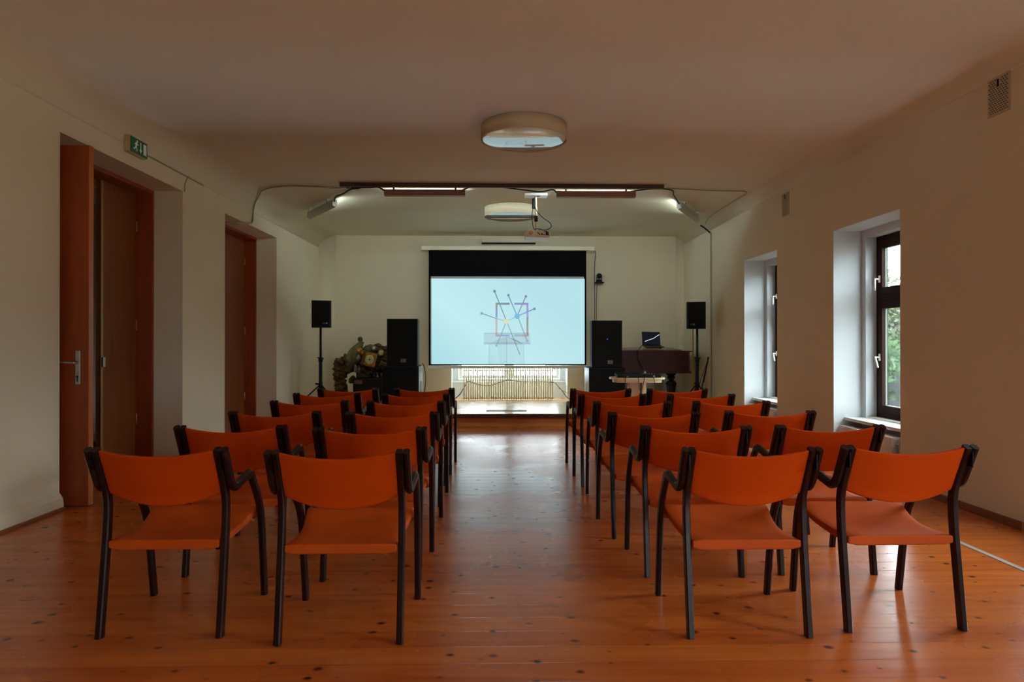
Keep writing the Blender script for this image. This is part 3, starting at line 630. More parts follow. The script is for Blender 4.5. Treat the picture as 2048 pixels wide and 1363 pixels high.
# wall vents
def vent(y0, y1, z0, z1, lab):
    T = thing('wall_vent', (XR, (y0+y1)/2, z0), lab, 'vent', 'perforated vents high on the right wall')
    m = MB(); m.box(XR-.008, XR-.0005, y0, y1, z0, z1, bev=.002); p = m.build('plate', M_ventm, T)
    m = MB(); nx, nz = 8, 15
    for j in range(nz):
        for i in range(nx):
            y = y0+.014+(y1-y0-.028)*(i+.25+(.5 if j % 2 else 0))/nx; z = z0+.012+(z1-z0-.024)*(j+.5)/nz
            if j > 11 and 3 <= i <= 4: continue
            m.box(XR-.0095, XR-.0082, y-.0065, y+.0045, z-.003, z+.003)
    m.build('perforations', M_venth, T)['kind'] = 'stuff'
    m = MB(); yc = (y0+y1)/2; m.box(XR-.014, XR-.0085, yc-.006, yc+.006, z1-.07, z1-.02); m.build('slide_tab', M_venth, T)
vent(4.485, 4.69, 2.785, 3.045, 'large perforated vent plate high on the right wall nearest the camera')
vent(7.945, 8.14, 2.73, 3.01, 'perforated vent plate high on the right wall between the two windows')
# floor tape
m = MB(); m.box(2.815, 2.85, .2, 4.6, .0005, .003); tag(m.build('floor_tape', M_tape), 'pale grey tape strip on the floorboards along the right side', 'tape')

# ================================================================== STAGE EQUIPMENT
def badge(T, x, y, z, w, h, bright=M_grey, parent=None):
    m = MB(); m.box(x-w/2, x+w/2, y-.004, y, z-h/2, z+h/2, bev=.001); b = m.build('badge', M_dgrey if bright is M_grey else bright, parent or T)
    m = MB(); t = h*.09
    for u0, u1, v0, v1 in ((-.42, .42, .38, .42), (-.42, .42, -.42, -.38), (-.42, -.39, -.38, .38), (.39, .42, -.38, .38), (-.3, -.22, .0, .28), (-.22, -.1, .2, .28), (-.22, -.1, .08, .14), (-.02, .02, .0, .05), (.1, .16, .0, .28), (.28, .34, .0, .28), (.16, .28, .14, .2), (-.3, .34, -.24, -.16)):
        m.box(x+w*u0, x+w*u1, y-.006, y-.004, z+h*v0, z+h*v1)
    m.build('badge_mark', M_grey, b)
def pa_pair(x0, x1, y, zt, zb, sub, side, lab1, lab2, led=False):
    sx0, sx1 = sub; cx = (x0+x1)/2
    # subwoofer
    T = thing('subwoofer', ((sx0+sx1)/2, y+.28, SZ), lab2, 'subwoofer', 'subwoofers on the stage')
    m = MB(); m.box(sx0, sx1, y, y+.58, SZ+.01, zb, bev=.012); cab = m.build('cabinet', M_black, T)
    m = MB(); m.box(sx0+.02, sx1-.02, y-.006, y, SZ+.04, zb-.02, bev=.002); m.build('grille', M_blackfab, T)
    xs = sx1+.0 if side > 0 else sx0-.0
    m = MB(); m.box(xs-.004, xs+.004, y+.02, y+.56, SZ+.03, zb-.01, bev=.001); sd = m.build('side_panel', M_bluegrey, T)
    m = MB(); m.box(xs-.006, xs+.006, y+.22, y+.36, .45, .62, bev=.002); m.build('recessed_handle', M_blackgloss, sd)
    m = MB()
    for a in (sx0+.06, sx1-.06):
        for b in (y+.06, y+.52): m.cyl((a, b, SZ), (a, b, SZ+.012), .02, 10)
    m.build('rubber_foot', M_black, T)
    # top speaker
    T = thing('loudspeaker', (cx, y+.2, zb), lab1, 'loudspeaker', 'tall loudspeakers stacked on the subwoofers')
    bk = .09
    m = MB(); m.prism([(x0, y+.03), (x0+.03, y), (x1-.03, y), (x1, y+.03), (x1, y+.25), (x1-bk, y+.42), (x0+bk, y+.42), (x0, y+.25)], 2, zb+.012, zt-.0); m.build('cabinet', M_black, T)
    m = MB(); m.prism([(x0+.012, y-.004), (x1-.012, y-.004), (x1-.02, y+.01), (x0+.02, y+.01)], 2, zb+.03, zt-.018); g = m.build('grille', M_blackfab, T)
    bx = cx+(.045 if side < 0 else .02)
    badge(T, bx, y-.004, zb+.085, .085, .06)
    m = MB()
    for a in (x0+.05, x1-.05): m.box(a-.03, a+.03, y+.06, y+.3, zb, zb+.014)
    m.build('rubber_foot', M_black, T)
    if led:
        m = MB(); m.cyl((cx+.0, y-.004, zt-.29), (cx+.0, y-.008, zt-.29), .006, 12); m.build('status_light', emis('blue_led', (.08, .1, 1, 1), 2.5), g)
pa_pair(-1.716, -1.24, 10.6, 1.600, .868, (-1.785, -1.222), 1, 'tall black loudspeaker stacked left of the projection screen', 'black subwoofer under the left loudspeaker beside the bronze sculpture')
pa_pair(1.473, 1.947, 10.6, 1.575, .842, (1.43, 2.0), -1, 'tall black loudspeaker with a blue light right of the screen', 'black subwoofer under the right loudspeaker in front of the piano', True)
cable([(-1.20, 10.95, .90), (-1.17, 10.9, .85), (-1.145, 10.9, .7), (-1.155, 10.9, .5), (-1.19, 10.9, .3), (-1.20, 10.9, SZ+.01)], .007, M_wire, 'black cable looping down the right side of the left subwoofer')
def small_speaker(x, y, zb, zt, pole_x, side, lab1, lab2):
    T = thing('speaker_stand', (pole_x, y, SZ), lab2, 'speaker stand', 'tripod speaker stands')
    m = MB(); m.cyl((pole_x, y, SZ+.1), (pole_x, y, .98), .027, 14); m.cyl((pole_x, y, .96), (pole_x, y, zb), .018, 14); m.build('pole', M_steel, T)
    m = MB(); m.cyl((pole_x, y, .93), (pole_x, y, 1.0), .035, 14); m.cyl((pole_x-.05, y-.01, 1.0), (pole_x+.05, y-.01, .985), .008, 8); m.build('collar', M_steel, T)
    m = MB(); m.cyl((pole_x, y, .53), (pole_x, y, .62), .032, 14); m.cyl((pole_x-.02, y-.03, .59), (pole_x-.06, y-.07, .60), .014, 10); m.build('hub', M_steel, T)
    for k in range(3):
        a = math.radians([205, 335, 90][k]); e = Vector((pole_x+.42*math.cos(a), y+.42*math.sin(a), SZ+.012))
        if e.y > 12.5: e.y = 12.5
        if e.x > XR-.1: e.x = XR-.1
        if e.x < XL+.1: e.x = XL+.1
        m = MB(); m.cyl((pole_x+.02*math.cos(a), y+.02*math.sin(a), .57), e, .011, 10); lg = m.build('leg', M_steel, T)
        m = MB(); m.lump(e, .018, noise=0, sub=2); m.build('rubber_foot', M_black, lg)
        q = Vector((pole_x, y, SZ+.16)); md = Vector((pole_x, y, .57)).lerp(e, .55)
        m = MB(); m.cyl(q, md, .007, 8); m.build('brace', M_steel, T)
    T = thing('speaker', (x, y, zb), lab1, 'speaker', 'small speakers on tripod stands')
    w = .335; yaw = -.3*side
    Ms = Matrix.Translation((x, y, 0)) @ Matrix.Rotation(yaw, 4, 'Z')
    m = MB(); m.prism([(-.12, -.13), (.12, -.13), (.145, -.10), (.145, .04), (.07, .14), (-.07, .14), (-.145, .04), (-.145, -.10)], 2, zb, zt, M=Ms); m.build('cabinet', M_black, T)
    m = MB(); m.box(-.115, .115, -.136, -.13, zb+.02, zt-.02, M=Ms, bev=.001); g = m.build('grille', M_blackfab, T)
    bx = .05 if side < 0 else -.055
    m = MB(); m.box(bx-.035, bx+.01, -.141, -.136, zb+.055, zb+.075, M=Ms); m.build('badge', M_dgrey, g)
    m = MB(); m.box(bx+.012, bx+.034, -.141, -.136, zb+.053, zb+.078, M=Ms); m.build('badge_mark', M_grey, g)
small_speaker(-2.725, 10.62, 1.462, 1.875, -2.735, -1, 'small black speaker up on a stand before the left rear corner', 'black tripod stand holding the small speaker on the left')
small_speaker(3.11, 10.62, 1.445, 1.862, 3.125, 1, 'small black speaker up on a stand near the right wall', 'black tripod stand holding the small speaker on the right')
m = MB(); m.cyl((3.155, 10.95, 1.47), (3.155, 10.95, SZ), .012, 10); yt = tag(m.build('upright_rod', M_yellow), 'thin yellowish rod standing just behind the right speaker stand', 'rod')
# mic boom leaning by the right wall
T = thing('boom_stand', (3.25, 10.8, SZ), 'thin black boom stand leaning beside the right wall', 'microphone stand')
m = MB(); m.cyl((3.17, 10.75, SZ+.01), (3.375, 10.88, .97), .008, 10); m.build('boom', M_steel, T)
m = MB(); m.cyl((3.287, 10.824, .60), (3.384, 10.886, 1.0), .012, 10); m.build('upper_tube', M_steel, T)
m = MB(); m.tube([(3.37, 10.87, .95), (3.23, 10.8, .62), (3.16, 10.75, .35), (3.1, 10.7, SZ+.006)], .005); m.build('cord', M_wire, T)

# black road case with sculpture
T = thing('road_case', (-2.05, 11.4, SZ), 'low black case carrying the bronze sculpture beside the left subwoofer', 'case')
m = MB(); m.box(-2.36, -1.66, 11.20, 11.62, SZ, .65, bev=.008); m.build('body', M_blackgloss, T)
m = MB(); m.box(-2.34, -2.21, 11.196, 11.20, .555, .62); m.build('sticker', mat('pinkish_sticker', srgb(120, 86, 90), .5, vary=.4, vscale=20), T)
T = thing('sculpture', (-2.2, 11.4, SZ), 'bronze coloured assemblage sculpture with vases and a clock left of the screen', 'sculpture')
m = MB(); rg = random.Random(3)
for i in range(26):   # rough leg column
    t = i/25; m.lump((-2.60+.045*math.sin(i*2.1), 11.38+.04*math.cos(i*1.7), SZ+.04+t*.70), .055+.02*rg.random(), scale=(1.1, 1, .8), noise=.45, sub=3, seed=i)
for i in range(14): m.lump((-2.60+rg.uniform(-.09, .11), 11.38+rg.uniform(-.06, .06), .78+rg.uniform(-.05, .08)), .04, noise=.5, sub=3, seed=50+i)
m.lump((-2.53, 11.37, .92), .028, scale=(.6, .6, 2), noise=.4, sub=2, seed=90); m.lump((-2.47, 11.37, .91), .025, scale=(.5, .5, 2.2), noise=.4, sub=2, seed=91)
m.build('twisted_leg', M_bronze, T)
m = MB(); m.lump((-2.645, 11.36, .93), .052, noise=.25, sub=3, seed=4); m.cyl((-2.645, 11.37, .9), (-2.60, 11.38, .8), .018, 8); m.build('knob', M_bronze, T)
m = MB()
for i in range(46):   # main dark mass
    u = rg.uniform(-2.50, -1.80); z = rg.uniform(.74, .98); m.lump((u, 11.4+rg.uniform(-.1, .12), z), rg.uniform(.045, .09), scale=(1.2, 1, .9), noise=.5, sub=3, seed=100+i)
for i in range(20):
    t = rg.random(); m.lump((-2.2+t*.42, 11.46+rg.uniform(-.04, .08), 1.12-.05*t+rg.uniform(-.08, .08)), rg.uniform(.04, .07), scale=(1.3, 1, .8), noise=.45, sub=3, seed=200+i)
m.build('body', M_bronze, T)
axis = Matrix.Rotation(math.radians(28), 4, 'Y')
m = MB(); m.lathe([(0, -.02), (.055, 0), (.085, .06), (.115, .16), (.12, .24), (.10, .33), (.065, .41), (.04, .46), (.045, .49), (0, .49)], c=(-2.475, 11.36, .82), seg=28, M=axis); m.build('tilted_vase', M_bronze2, T)
m = MB(); m.lump((-2.275, 11.36, 1.285), .043, noise=.2, sub=3, seed=8); m.cyl((-2.275, 11.36, 1.25), (-2.25, 11.37, 1.18), .02, 10); m.build('finial_knob', M_bronze, T)
m = MB(); m.lathe([(0, 0), (.05, .01), (.085, .06), (.09, .10), (.06, .17), (.03, .20), (0, .2)], c=(-2.23, 11.42, 1.06), seg=24, M=Matrix.Rotation(math.radians(60), 4, 'Y')); m.build('upper_vase', M_bronze2, T)
m = MB(); m.lump((-2.27, 11.28, 1.10), .055, scale=(1, 1, .8), noise=.25, sub=3, seed=9); m.lump((-2.22, 11.28, 1.07), .04, noise=.35, sub=3, seed=10); m.lump((-2.31, 11.29, 1.13), .03, noise=.35, sub=3, seed=11); m.build('gold_ornament', M_gold, T)
m = MB(); m.lump((-2.29, 11.27, .985), .05, scale=(.8, .7, 1), noise=.3, sub=3, seed=12); m.lump((-2.33, 11.26, .80), .045, scale=(.7, .7, 1.5), noise=.5, sub=3, seed=13); m.lump((-2.27, 11.25, .77), .04, scale=(.6, .7, 1.2), noise=.5, sub=3, seed=14); m.build('silver_ornament', M_silvery, T)
Mc = Matrix.Translation((-2.10, 11.27, .955)) @ Matrix.Rotation(math.radians(14), 4, 'Y') @ Matrix.Rotation(-.25, 4, 'Z')
m = MB(); m.box(-.14, .12, -.02, .14, -.12, .12, M=Mc, bev=.01); cc = m.build('clock_case', M_casebr, T)
m = MB(); m.box(-.075, .125, -.035, -.018, -.105, .105, M=Mc, bev=.008); m.build('clock_bezel', M_gold, cc)
m = MB(); m.cyl(Mc @ Vector((.02, -.035, 0)), Mc @ Vector((.02, -.046, 0)), .078, 32); cd = m.build('clock_dial', M_dial, cc)
m = MB(); m.cyl(Mc @ Vector((.02, -.046, 0)), Mc @ Vector((.02, -.049, 0)), .012, 12); m.box(.018, .022, -.048, -.046, 0, .05, M=Mc); m.box(-.02, .02, -.048, -.046, -.002, .002, M=Mc); m.build('clock_hand', M_venth, cc)
for q, (x, z, r) in enumerate([(-1.93, 1.06, .045), (-2.05, 1.14, .028)]):
    m = MB(); m.cyl((x, 11.40, z), (x+.01, 11.31, z), r+.012, 24); s2 = m.build('small_clock', M_gold if q == 0 else M_silvery, T)
    m = MB(); m.cyl((x+.01, 11.312, z), (x+.012, 11.304, z), r-.005, 24); m.build('small_dial', M_dial, s2)
m = MB(); m.lump((-1.80, 11.36, 1.12), .06, noise=.2, sub=3, seed=15); m.lump((-1.84, 11.36, 1.02), .07, noise=.4, sub=3, seed=16); m.lump((-1.80, 11.36, .93), .06, noise=.4, sub=3, seed=17); m.build('right_ornament', M_bronze, T)
m = MB(); m.box(-2.35, -1.72, 11.40, 11.58, .651, .74, bev=.01); m.build('plinth', M_bronze, T)
m = MB(); m.cyl((-2.38, 11.36, .62), (-2.42, 11.37, .66), .05, 14); m.lump((-2.42, 11.36, .60), .05, noise=.2, sub=2, seed=18); m.build('hanging_pot', M_bronze, T)
T = thing('glass_dome', (-1.98, 11.30, .652), 'clear glass dome standing on the black case below the clock', 'glass dome')
m = MB(); m.lathe([(.088, 0), (.09, .03), (.082, .075), (.06, .11), (.03, .13), (0, .135)], c=(-1.98, 11.30, .652), seg=32); m.build('dome', clear('dome_glass', (.8, .83, .8, 1), 1.5), T)
m = MB(); m.lathe([(0, 0), (.03, 0), (.018, .03), (.008, .07), (0, .08)], c=(-1.98, 11.30, .653), seg=16); m.build('brass_figure', M_brass, T)

# ------------------------------------------------------------------ piano
T = thing('grand_piano', (2.6, 11.9, SZ), 'old mahogany grand piano on the stage behind the cream table', 'piano')
zb_, zt_ = .715, 1.075; y0 = 11.4
rim = [(1.85, y0), (3.225, y0), (3.235, y0+.03), (3.235, 12.25), (3.18, 12.36), (3.05, 12.42), (2.85, 12.42), (2.5, 12.36), (2.2, 12.2), (1.85, 12.1)]
m = MB(); m.prism(rim, 2, zb_, zt_); m.build('case', M_piano, T)
m = MB(); m.box(1.86, 3.245, y0-.012, y0, .74, .755); m.box(3.2, 3.25, y0-.014, y0+.05, .715, .75, bev=.006); m.box(1.86, 3.25, y0-.008, y0, .715, .735); m.build('moulding', M_piano, T)
lid = [(1.84, y0-.03), (3.268, y0-.03), (3.26, 12.27), (3.19, 12.40), (3.06, 12.46), (2.83, 12.46), (2.48, 12.40), (2.18, 12.24), (1.84, 12.14)]
m = MB(); m.prism(lid, 2, zt_+.0005, zt_+.018); m.build('lid_edge', M_piano, T)
Ml = Matrix.Translation((0, y0, zt_+.018)) @ Matrix.Rotation(math.radians(2.6), 4, 'X') @ Matrix.Translation((0, -y0, 0))
m = MB(); m.prism([(1.86, y0+.12), (3.13, y0+.12), (3.14, 12.25), (3.09, 12.36), (3.0, 12.42), (2.83, 12.42), (2.48, 12.37), (2.18, 12.2), (1.86, 12.1)], 2, -.005, .008, M=Ml); m.build('lid', M_pianotop, T)
for x, y in ((2.945, 11.52), (2.0, 11.56), (2.4, 12.2)):
    m = MB(); m.lathe([(0, .715), (.085, .715), (.085, .69), (.05, .665), (.075, .645), (.05, .615), (.04, .595), (.085, .56), (.098, .535), (.085, .51), (.075, .43), (.062, .30), (.05, .25), (.06, .235), (.05, .22), (.03, SZ+.025), (0, SZ+.025)], c=(x, y, 0), seg=8, smooth=False); lg = m.build('leg', M_pianoleg, T)
    m = MB(); m.cyl((x-.012, y, SZ+.025), (x+.012, y, SZ+.025), .025, 14); m.build('caster', M_brass, lg)
# papers + laptop
m = MB(); Mq = Matrix.Translation((2.635, 11.50, 1.106)); m.box(-.16, .165, -.07, .10, 0, .012, M=Mq @ Matrix.Rotation(.05, 4, 'Z') @ Matrix.Rotation(.04, 4, 'X')); m.box(-.14, .10, -.095, .05, .013, .024, M=Mq @ Matrix.Rotation(-.1, 4, 'Z') @ Matrix.Rotation(.04, 4, 'X'))
tag(m.build('paper_sheets', M_pink), 'pinkish sheets of paper under the laptop on the piano', 'paper')
T = thing('laptop', (2.68, 11.68, 1.13), 'open laptop on the piano showing a white curve on its dark screen', 'laptop')
Mb = Matrix.Translation((2.68, 11.68, 1.165)) @ Matrix.Rotation(math.radians(8), 4, 'X') @ Matrix.Rotation(.06, 4, 'Z')
m = MB(); m.box(-.16, .16, -.11, .11, -.008, .008, M=Mb, bev=.004); bs = m.build('base', M_alu, T)
m = MB(); m.box(-.14, .14, -.03, .095, .008, .0095, M=Mb); m.build('keyboard', M_venth, bs)
m = MB(); m.box(-.12, .12, -.09, .10, -.030, -.008, M=Mb); m.build('riser_foot', M_alu, bs)
Msn = Matrix.Translation((2.68, 11.68, 1.165)) @ Matrix.Rotation(.06, 4, 'Z') @ Matrix.Translation((.0, .115, .022)) @ Matrix.Rotation(math.radians(-14), 4, 'X') @ Matrix.Rotation(math.radians(1), 4, 'Y')
m = MB(); m.box(-.16, .16, 0, .006, 0, .24, M=Msn, bev=.002); sn = m.build('display', M_blackgloss, T)
m = MB(); m.box(-.152, .152, -.0015, 0, .012, .232, M=Msn); sp_ = m.build('screen_panel', emis('dark_screen', srgb(22, 24, 34), 1), sn)
cv = [(-.115, .062), (-.07, .082), (-.02, .10), (.03, .118), (.07, .14), (.105, .165), (.15, .19)]
m = MB(); m.tube([Msn @ Vector((u, -.002, v)) for u, v in cv], .0048, 6); m.build('white_curve', emis('screen_white', (.85, .95, 1, 1), 1.0), sp_)
cable([(2.52, 11.6, 1.18), (2.44, 11.52, 1.175), (2.38, 11.40, 1.12), (2.345, 11.345, 1.08), (2.35, 11.34, .95), (2.40, 11.2, .8), (2.30, 10.2, .72), (2.10, 9.35, .775)], .007, M_wire, 'black cable hanging from the laptop down past the piano')

# ------------------------------------------------------------------ cream table + mixers
T = thing('side_table', (1.90, 9.2, 0), 'small cream pedestal table standing in front of the stage piano', 'table')
cx, cy = 1.902, 9.28
top = [(cx+.37*(abs(math.cos(t))**.6)*(1 if math.cos(t) > 0 else -1), cy+.22*(abs(math.sin(t))**.6)*(1 if math.sin(t) > 0 else -1)) for t in [2*PI*i/48 for i in range(48)]]
m = MB(); m.prism(top, 2, .735, .757); m.build('tabletop', M_tabletop, T)
m = MB(); m.prism([(cx+(x-cx)*.89, cy+(y-cy)*.88) for x, y in top], 2, .692, .735); m.build('apron', M_tabletop, T)
m = MB(); m.box(1.785, 1.93, 9.2, 9.36, .03, .692, bev=.004); m.build('leg', M_tableleg, T)
m = MB(); m.box(1.955, 2.01, 9.18, 9.38, .03, .692, bev=.004); m.build('leg', M_tabletop, T)
m = MB(); m.box(1.7, 2.1, 9.12, 9.44, 0, .03, bev=.006); m.build('base', M_tableleg, T)
T = thing('mixing_console', (1.78, 9.25, .757), 'black mixing console on the left half of the cream table', 'mixer', 'audio gear on the cream table')
Mx = Matrix.Translation((1.79, 9.22, .768)) @ Matrix.Rotation(math.radians(4), 4, 'X')
m = MB(); m.box(-.185, .17, -.12, .13, 0, .035, M=Mx, bev=.006); bd = m.build('body', M_black, T)
m = MB(); rg = random.Random(5)
for i in range(11):
    for j in range(5): m.cyl(Mx @ Vector((-.165+i*.031, -.09+j*.045, .035)), Mx @ Vector((-.165+i*.031, -.09+j*.045, .048+.008*rg.random())), .006, 8)
m.build('knobs', M_black, bd)['kind'] = 'stuff'
m = MB(); m.box(-.06, -.04, -.126, -.12, .008, .02, M=Mx); m.build('label_plate', M_grey, bd)
T = thing('audio_interface', (2.08, 9.25, .757), 'black audio box on the right half of the cream table', 'audio interface', 'audio gear on the cream table')
m = MB(); m.box(1.975, 2.20, 9.13, 9.32, .758, .80, bev=.005); bd = m.build('body', M_black, T)
m = MB(); m.box(2.09, 2.115, 9.124, 9.13, .768, .79); m.build('label_plate', M_grey, bd)
m = MB()
for i in range(6): m.cyl((2.0+i*.035, 9.18, .80), (2.0+i*.035, 9.18, .815), .008, 10)
m.build('knobs', M_black, bd)['kind'] = 'stuff'
T = thing('bottle', (2.025, 9.345, .757), 'small grey capped bottle standing among the audio gear', 'bottle')
m = MB(); m.lathe([(0, 0), (.016, 0), (.016, .06), (.008, .075), (.008, .085), (0, .085)], c=(2.025, 9.345, .757), seg=16); m.build('bottle_body', M_grey, T)
m = MB(); m.cyl((2.025, 9.345, .842), (2.025, 9.345, .862), .010, 12); m.build('cap', M_venth, T)
for i, (x, pts, lab) in enumerate([(1.70, [(1.70, 9.10, .77), (1.70, 9.05, .74), (1.695, 9.05, .62), (1.69, 9.08, .5), (1.69, 9.1, .3), (1.68, 9.1, .007)], 'black cable hanging off the left end of the cream table'),
    (1.9, [(1.87, 9.10, .77), (1.88, 9.05, .74), (1.89, 9.05, .62), (1.93, 9.05, .5), (1.96, 9.05, .2), (2.0, 9.05, .007)], 'thin cable hanging off the table front, bending to the right'),
    (1.97, [(1.96, 9.10, .77), (1.955, 9.05, .74), (1.92, 9.05, .6), (1.87, 9.05, .48), (1.80, 9.04, .2), (1.75, 9.0, .007)], 'thin cable crossing in front of the table legs toward the left'),
    (2.09, [(2.08, 9.12, .77), (2.085, 9.05, .74), (2.10, 9.04, .6), (2.11, 9.05, .3), (2.1, 9.05, .007)], 'black cable hanging off the right end of the cream table')]):
    cable(pts, .0045, M_wire, lab)

# ------------------------------------------------------------------ acrylic lectern
T = thing('lectern', (.135, 10.4, SZ), 'clear acrylic lectern standing on the stage in front of the screen', 'lectern')
# widening body: three thin panels (two angled wings meeting at the front edge)
def pane(pts, t, name, mt, edges=True):
    m = MB(); a = [Vector(p) for p in pts]; n = (a[1]-a[0]).cross(a[2]-a[0]).normalized()*t
    A = [m._v(p) for p in a]; B = [m._v(p+n) for p in a]
    m.bm.faces.new(A); m.bm.faces.new(B[::-1]).material_index = 0
    for i in range(len(A)): m.bm.faces.new([A[i], A[(i+1) % len(A)], B[(i+1) % len(A)], B[i]]).material_index = 1
    return m.build(name, [mt, M_acedge], T)
f0, f1 = (.137, 10.28, SZ+.02), (.137, 10.28, 1.32)
pane([f0, (-.165, 10.52, SZ+.02), (-.130, 10.48, 1.20), (-.02, 10.42, 1.265), f1], .006, 'left_wing', M_acryl)
pane([f0, (.440, 10.52, SZ+.02), (.400, 10.48, 1.20), (.30, 10.42, 1.265), f1], .006, 'right_wing', M_acryl)
m = MB(); Mt = Matrix.Translation((.143, 10.40, 1.29)) @ Matrix.Rotation(math.radians(24), 4, 'X')
m.box(-.35, .355, -.20, .22, -.004, .004, M=Mt); m.build('reading_panel', M_acryl2, T)
m = MB(); m.box(-.35, .355, .212, .222, -.005, .006, M=Mt); m.box(-.34, .345, -.205, -.197, -.005, .03, M=Mt); m.build('panel_lip', M_acedge2, T)
m = MB(); m.box(.1345, .1395, 10.275, 10.281, SZ+.02, 1.32); m.build('front_edge', M_acedge, T)
m = MB(); m.box(-.17, .445, 10.30, 10.54, SZ, SZ+.008); m.build('base_plate', M_acryl, T)

# ================================================================== CHAIRS
def make_chair():
    T = thing('armchair', (0, 0, 0), 'x', 'chair', 'orange armchairs')
    for s in (-1, 1):
        m = MB(); m.sweep(round_path([(s*.247, -.245, 0), (s*.2475, -.188, .43), (s*.2475, -.180, .575), (s*.2475, -.275, .785)], [.2, .09], 8), .027, .038); m.build('leg', M_cframe, T)
        arm = round_path([(s*.277, -.279, .785), (s*.277, -.19, .600), (s*.282, -.0, .640), (s*.270, .18, .445), (s*.266, .243, 0)], [.055, .035, .13], 9)
        k = 24
        # split the bent strip where the armrest turns into the front leg
        k = max(i for i, p in enumerate(arm) if p.z > .60)
        m = MB(); m.sweep(arm[:k+1], .028, .041, .009); m.build('armrest', M_cframe, T)
        m = MB(); m.sweep(arm[k:], .028, .037, .007); m.build('leg', M_cframe, T)
        m = MB(); m.box(min(s*.2605, s*.2635), max(s*.2605, s*.2635), -.29, -.245, .70, .765, M=None); m.build('spacer', M_cframe, T)
    # seat shell
    m = MB(); nx, ny = 12, 16; g = []; top = []; bot = []
    def prof(v):     # v 0..1 rear to front
        y = -.215+.46*v; z = .396+.052*v-.026*math.sin(PI*v)**1.2+.012*math.exp(-((v-.9)/.12)**2)
        if v > .9: z -= 1.1*(v-.9)**1.5
        return y, z
    for j in range(ny+1):
        v = j/ny; y, z = prof(v); hw = .230-.006*math.sin(PI*min(1, v*1.25))+.026*max(0, (v-.45)/.55)**1.5
        rt, rb = [], []
        for i in range(nx+1):
            u = i/nx*2-1; dz = -.010*(1-u*u)*math.sin(PI*min(1, v*1.05)); e = .004*(abs(u) > .99)
            rt.append(m._v((u*hw, y, z+dz-e))); rb.append(m._v((u*hw, y, z+dz-.042-.012*(v > .85)+.008*(abs(u) > .99))))
        top.append(rt); bot.append(rb)
    F = lambda q: m.bm.faces.new(q)
    for j in range(ny):
        for i in range(nx):
            f = F([top[j][i], top[j][i+1], top[j+1][i+1], top[j+1][i]]); f.smooth = True
            f = F([bot[j][i], bot[j+1][i], bot[j+1][i+1], bot[j][i+1]]); f.smooth = True
        F([top[j][0], top[j+1][0], bot[j+1][0], bot[j][0]]); F([top[j][nx], bot[j][nx], bot[j+1][nx], top[j+1][nx]])
    for i in range(nx): F([top[0][i], bot[0][i], bot[0][i+1], top[0][i+1]]); F([top[ny][i], top[ny][i+1], bot[ny][i+1], bot[ny][i]])
    so = m.build('seat', M_orange2, T); md = so.modifiers.new('bevel', 'BEVEL'); md.width = .006; md.segments = 2; md.limit_method = 'ANGLE'; md.angle_limit = .9
    # backrest
    m = MB(); nx, nz = 16, 8; Fr, Bk = [], []
    for j in range(nz+1):
        w = j/nz; rf, rb = [], []
        for i in range(nx+1):
            u = i/nx*2-1; q = 1-u*u
            z0 = .588-.052*q; z1 = .782-.026*q**1.0; z = z0+(z1-z0)*w
            zz = .575+(z-.575)
            yp = -.180-(max(z, .575)-.575)*.095/.21
            yb = yp-.026*q
            rf.append(m._v((u*.236, yb+.012, z))); rb.append(m._v((u*.236, yb-.012, z)))
        Fr.append(rf); Bk.append(rb)
    for j in range(nz):
        for i in range(nx):
            f = m.bm.faces.new([Fr[j][i], Fr[j][i+1], Fr[j+1][i+1], Fr[j+1][i]]); f.smooth = True
            f = m.bm.faces.new([Bk[j][i], Bk[j+1][i], Bk[j+1][i+1], Bk[j][i+1]]); f.smooth = True
        m.bm.faces.new([Fr[j][0], Fr[j+1][0], Bk[j+1][0], Bk[j][0]]); m.bm.faces.new([Fr[j][nx], Bk[j][nx], Bk[j+1][nx], Fr[j+1][nx]])
    for i in range(nx): m.bm.faces.new([Fr[0][i], Bk[0][i], Bk[0][i+1], Fr[0][i+1]]); m.bm.faces.new([Fr[nz][i], Fr[nz][i+1], Bk[nz][i+1], Bk[nz][i]])
    bo = m.build('backrest', M_orange, T); md = bo.modifiers.new('bevel', 'BEVEL'); md.width = .008; md.segments = 3; md.limit_method = 'ANGLE'; md.angle_limit = .9
    return T
proto = make_chair()
# (centre x, y of the back tops) per column, row nearest the camera first
CH = {'LO': [(-1.40, 2.835), (-1.39, 3.585), (-1.40, 4.335), (-1.41, 5.14), (-1.465, 5.90), (-1.43, 6.56)],
      'LI': [(-.645, 2.76), (-.65, 3.50), (-.66, 4.29), (-.68, 5.09), (-.70, 5.84), (-.70, 6.55)],
      'RI': [(1.047, 2.785), (1.032, 3.52), (.97, 4.23), (.995, 5.02), (.97, 5.75), (.975, 6.44)],
      'RO': [(1.73, 2.835), (1.745, 3.545), (1.735, 4.30), (1.74, 5.04), (1.717, 5.73), (1.70, 6.42)]}
ROT = {'LO': [.0, .008, -.01, .01, 0, .0], 'LI': [.005, .0, .01, 0, .01, 0], 'RI': [0, -.01, .02, 0, 0, .01], 'RO': [.01, .0, -.01, 0, .01, 0]}
rown = ['in the row nearest the camera', 'in the second row from the camera', 'in the third row from the camera', 'in the third row from the stage', 'in the second row from the stage', 'in the row nearest the stage']
posn = {'LO': 'orange armchair by the left wall side,', 'LI': 'orange armchair left of the aisle, beside it,', 'RI': 'orange armchair right of the aisle, beside it,', 'RO': 'orange armchair by the window side,'}
first = True
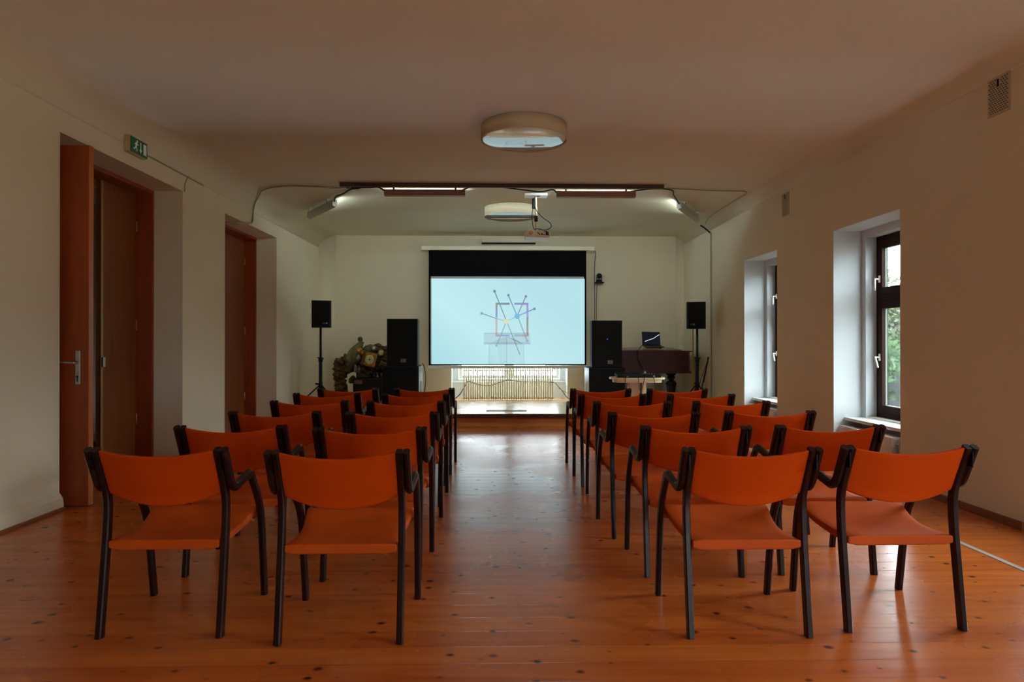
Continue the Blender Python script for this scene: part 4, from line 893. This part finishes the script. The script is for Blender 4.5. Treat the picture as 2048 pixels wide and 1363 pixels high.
for c in ('LO', 'LI', 'RI', 'RO'):
    for r in range(6):
        if first: o = proto; first = False
        else:
            o = proto.copy(); COL.objects.link(o)
            for ch in list(proto.children):
                k = ch.copy(); COL.objects.link(k); k.parent = o
        x, y = CH[c][r]; o.location = (x, y+.275, 0); o.rotation_euler = (0, 0, ROT[c][r])
        o['label'] = posn[c]+' '+rown[r]

# ================================================================== OUTSIDE THE WINDOWS
m = MB(); m.box(XR+.7, 90, -40, 120, -.7, -.6); struct(m.build('ground_outside', M_grass))
m = MB(); m.box(-20, 24, -40, YF-.32, -.28, -.25); struct(m.build('bounce_ground_outside', mat('pale_bounce_ground', srgb(232, 222, 204), .95, vary=.1, vscale=5)))  # pale ground added out of view to bounce light up through the added window
m = MB(); rg = random.Random(11); rows = []
for i in range(41):
    a = -60+i*6.0; h = 15+3*math.sin(i*.5)+2*math.sin(i*1.3)
    rows.append(((75+8*math.sin(i*.3), a), h))
for (p, h), (q, h2) in zip(rows[:-1], rows[1:]):
    m.face([(p[0], p[1], -1), (q[0], q[1], -1), (q[0]+14, q[1], h2), (p[0]+14, p[1], h)])
    m.face([(p[0]+14, p[1], h), (q[0]+14, q[1], h2), (q[0]+50, q[1], -1), (p[0]+50, p[1], -1)])
struct(m.build('hills_outside', M_hill))
def leafy(name, c, rad, n, ls, ml, lab, trunk_h, cat):
    T = thing(name, (c[0], c[1], -.6), lab, cat); rg = random.Random(int(c[1]*10)); m = MB()
    for i in range(n):
        while True:
            d = Vector((rg.uniform(-1, 1), rg.uniform(-1, 1), rg.uniform(-1, 1)))
            if .3 < d.length < 1: break
        k = .75+.25*math.sin(d.x*5+1)*math.cos(d.y*4+d.z*5)
        p = Vector(c)+Vector((d.x*rad[0], d.y*rad[1], d.z*rad[2]))*k
        u = Vector((rg.gauss(0, 1), rg.gauss(0, 1), rg.gauss(0, 1))).normalized(); v = u.orthogonal().normalized()*ls*.35; u *= ls*.5
        m.face([p-u, p+v, p+u, p-v])
    m.build('foliage', ml, T)
    m = MB(); m.cyl((c[0], c[1], -.6), (c[0]+.1, c[1]+.1, c[2]), .09, 12, .05)
    for k in range(5):
        a = k*1.26; m.cyl((c[0]+.03, c[1]+.03, c[2]-rad[2]*.5), (c[0]+rad[0]*.6*math.cos(a), c[1]+rad[1]*.6*math.sin(a), c[2]+rad[2]*.3), .035, 8, .012)
    m.build('trunk', M_bark, T)
leafy('shrub', (9.6, 16.6, .55), (1.5, 1.6, 1.1), 5200, .10, M_leaf, 'dense green shrub outside the nearer window behind the fence', 1, 'shrub')
leafy('tree', (15.0, 25.5, 2.1), (2.6, 2.6, 2.3), 8000, .16, M_leaf2, 'pale green tree outside the nearer window rising beyond the shrub', 2, 'tree')
leafy('shrub', (8.5, 21.0, .6), (1.4, 1.4, 1.2), 3000, .12, M_leaf, 'green shrub outside the farther window', 1, 'shrub')
T = thing('garden_fence', (7.4, 13.0, -.6), 'grey wooden fence outside the nearer window in front of the shrub', 'fence')
m = MB()
for i in range(3): m.box(7.38, 7.42, 9.5, 17, -.3+i*.33, -.18+i*.33)
m.build('fence_rail', M_fence, T)
for i in range(6):
    m = MB(); y = 9.6+i*1.45; m.box(7.42, 7.50, y-.04, y+.04, -.6, .6); m.build('post', M_fence, T)
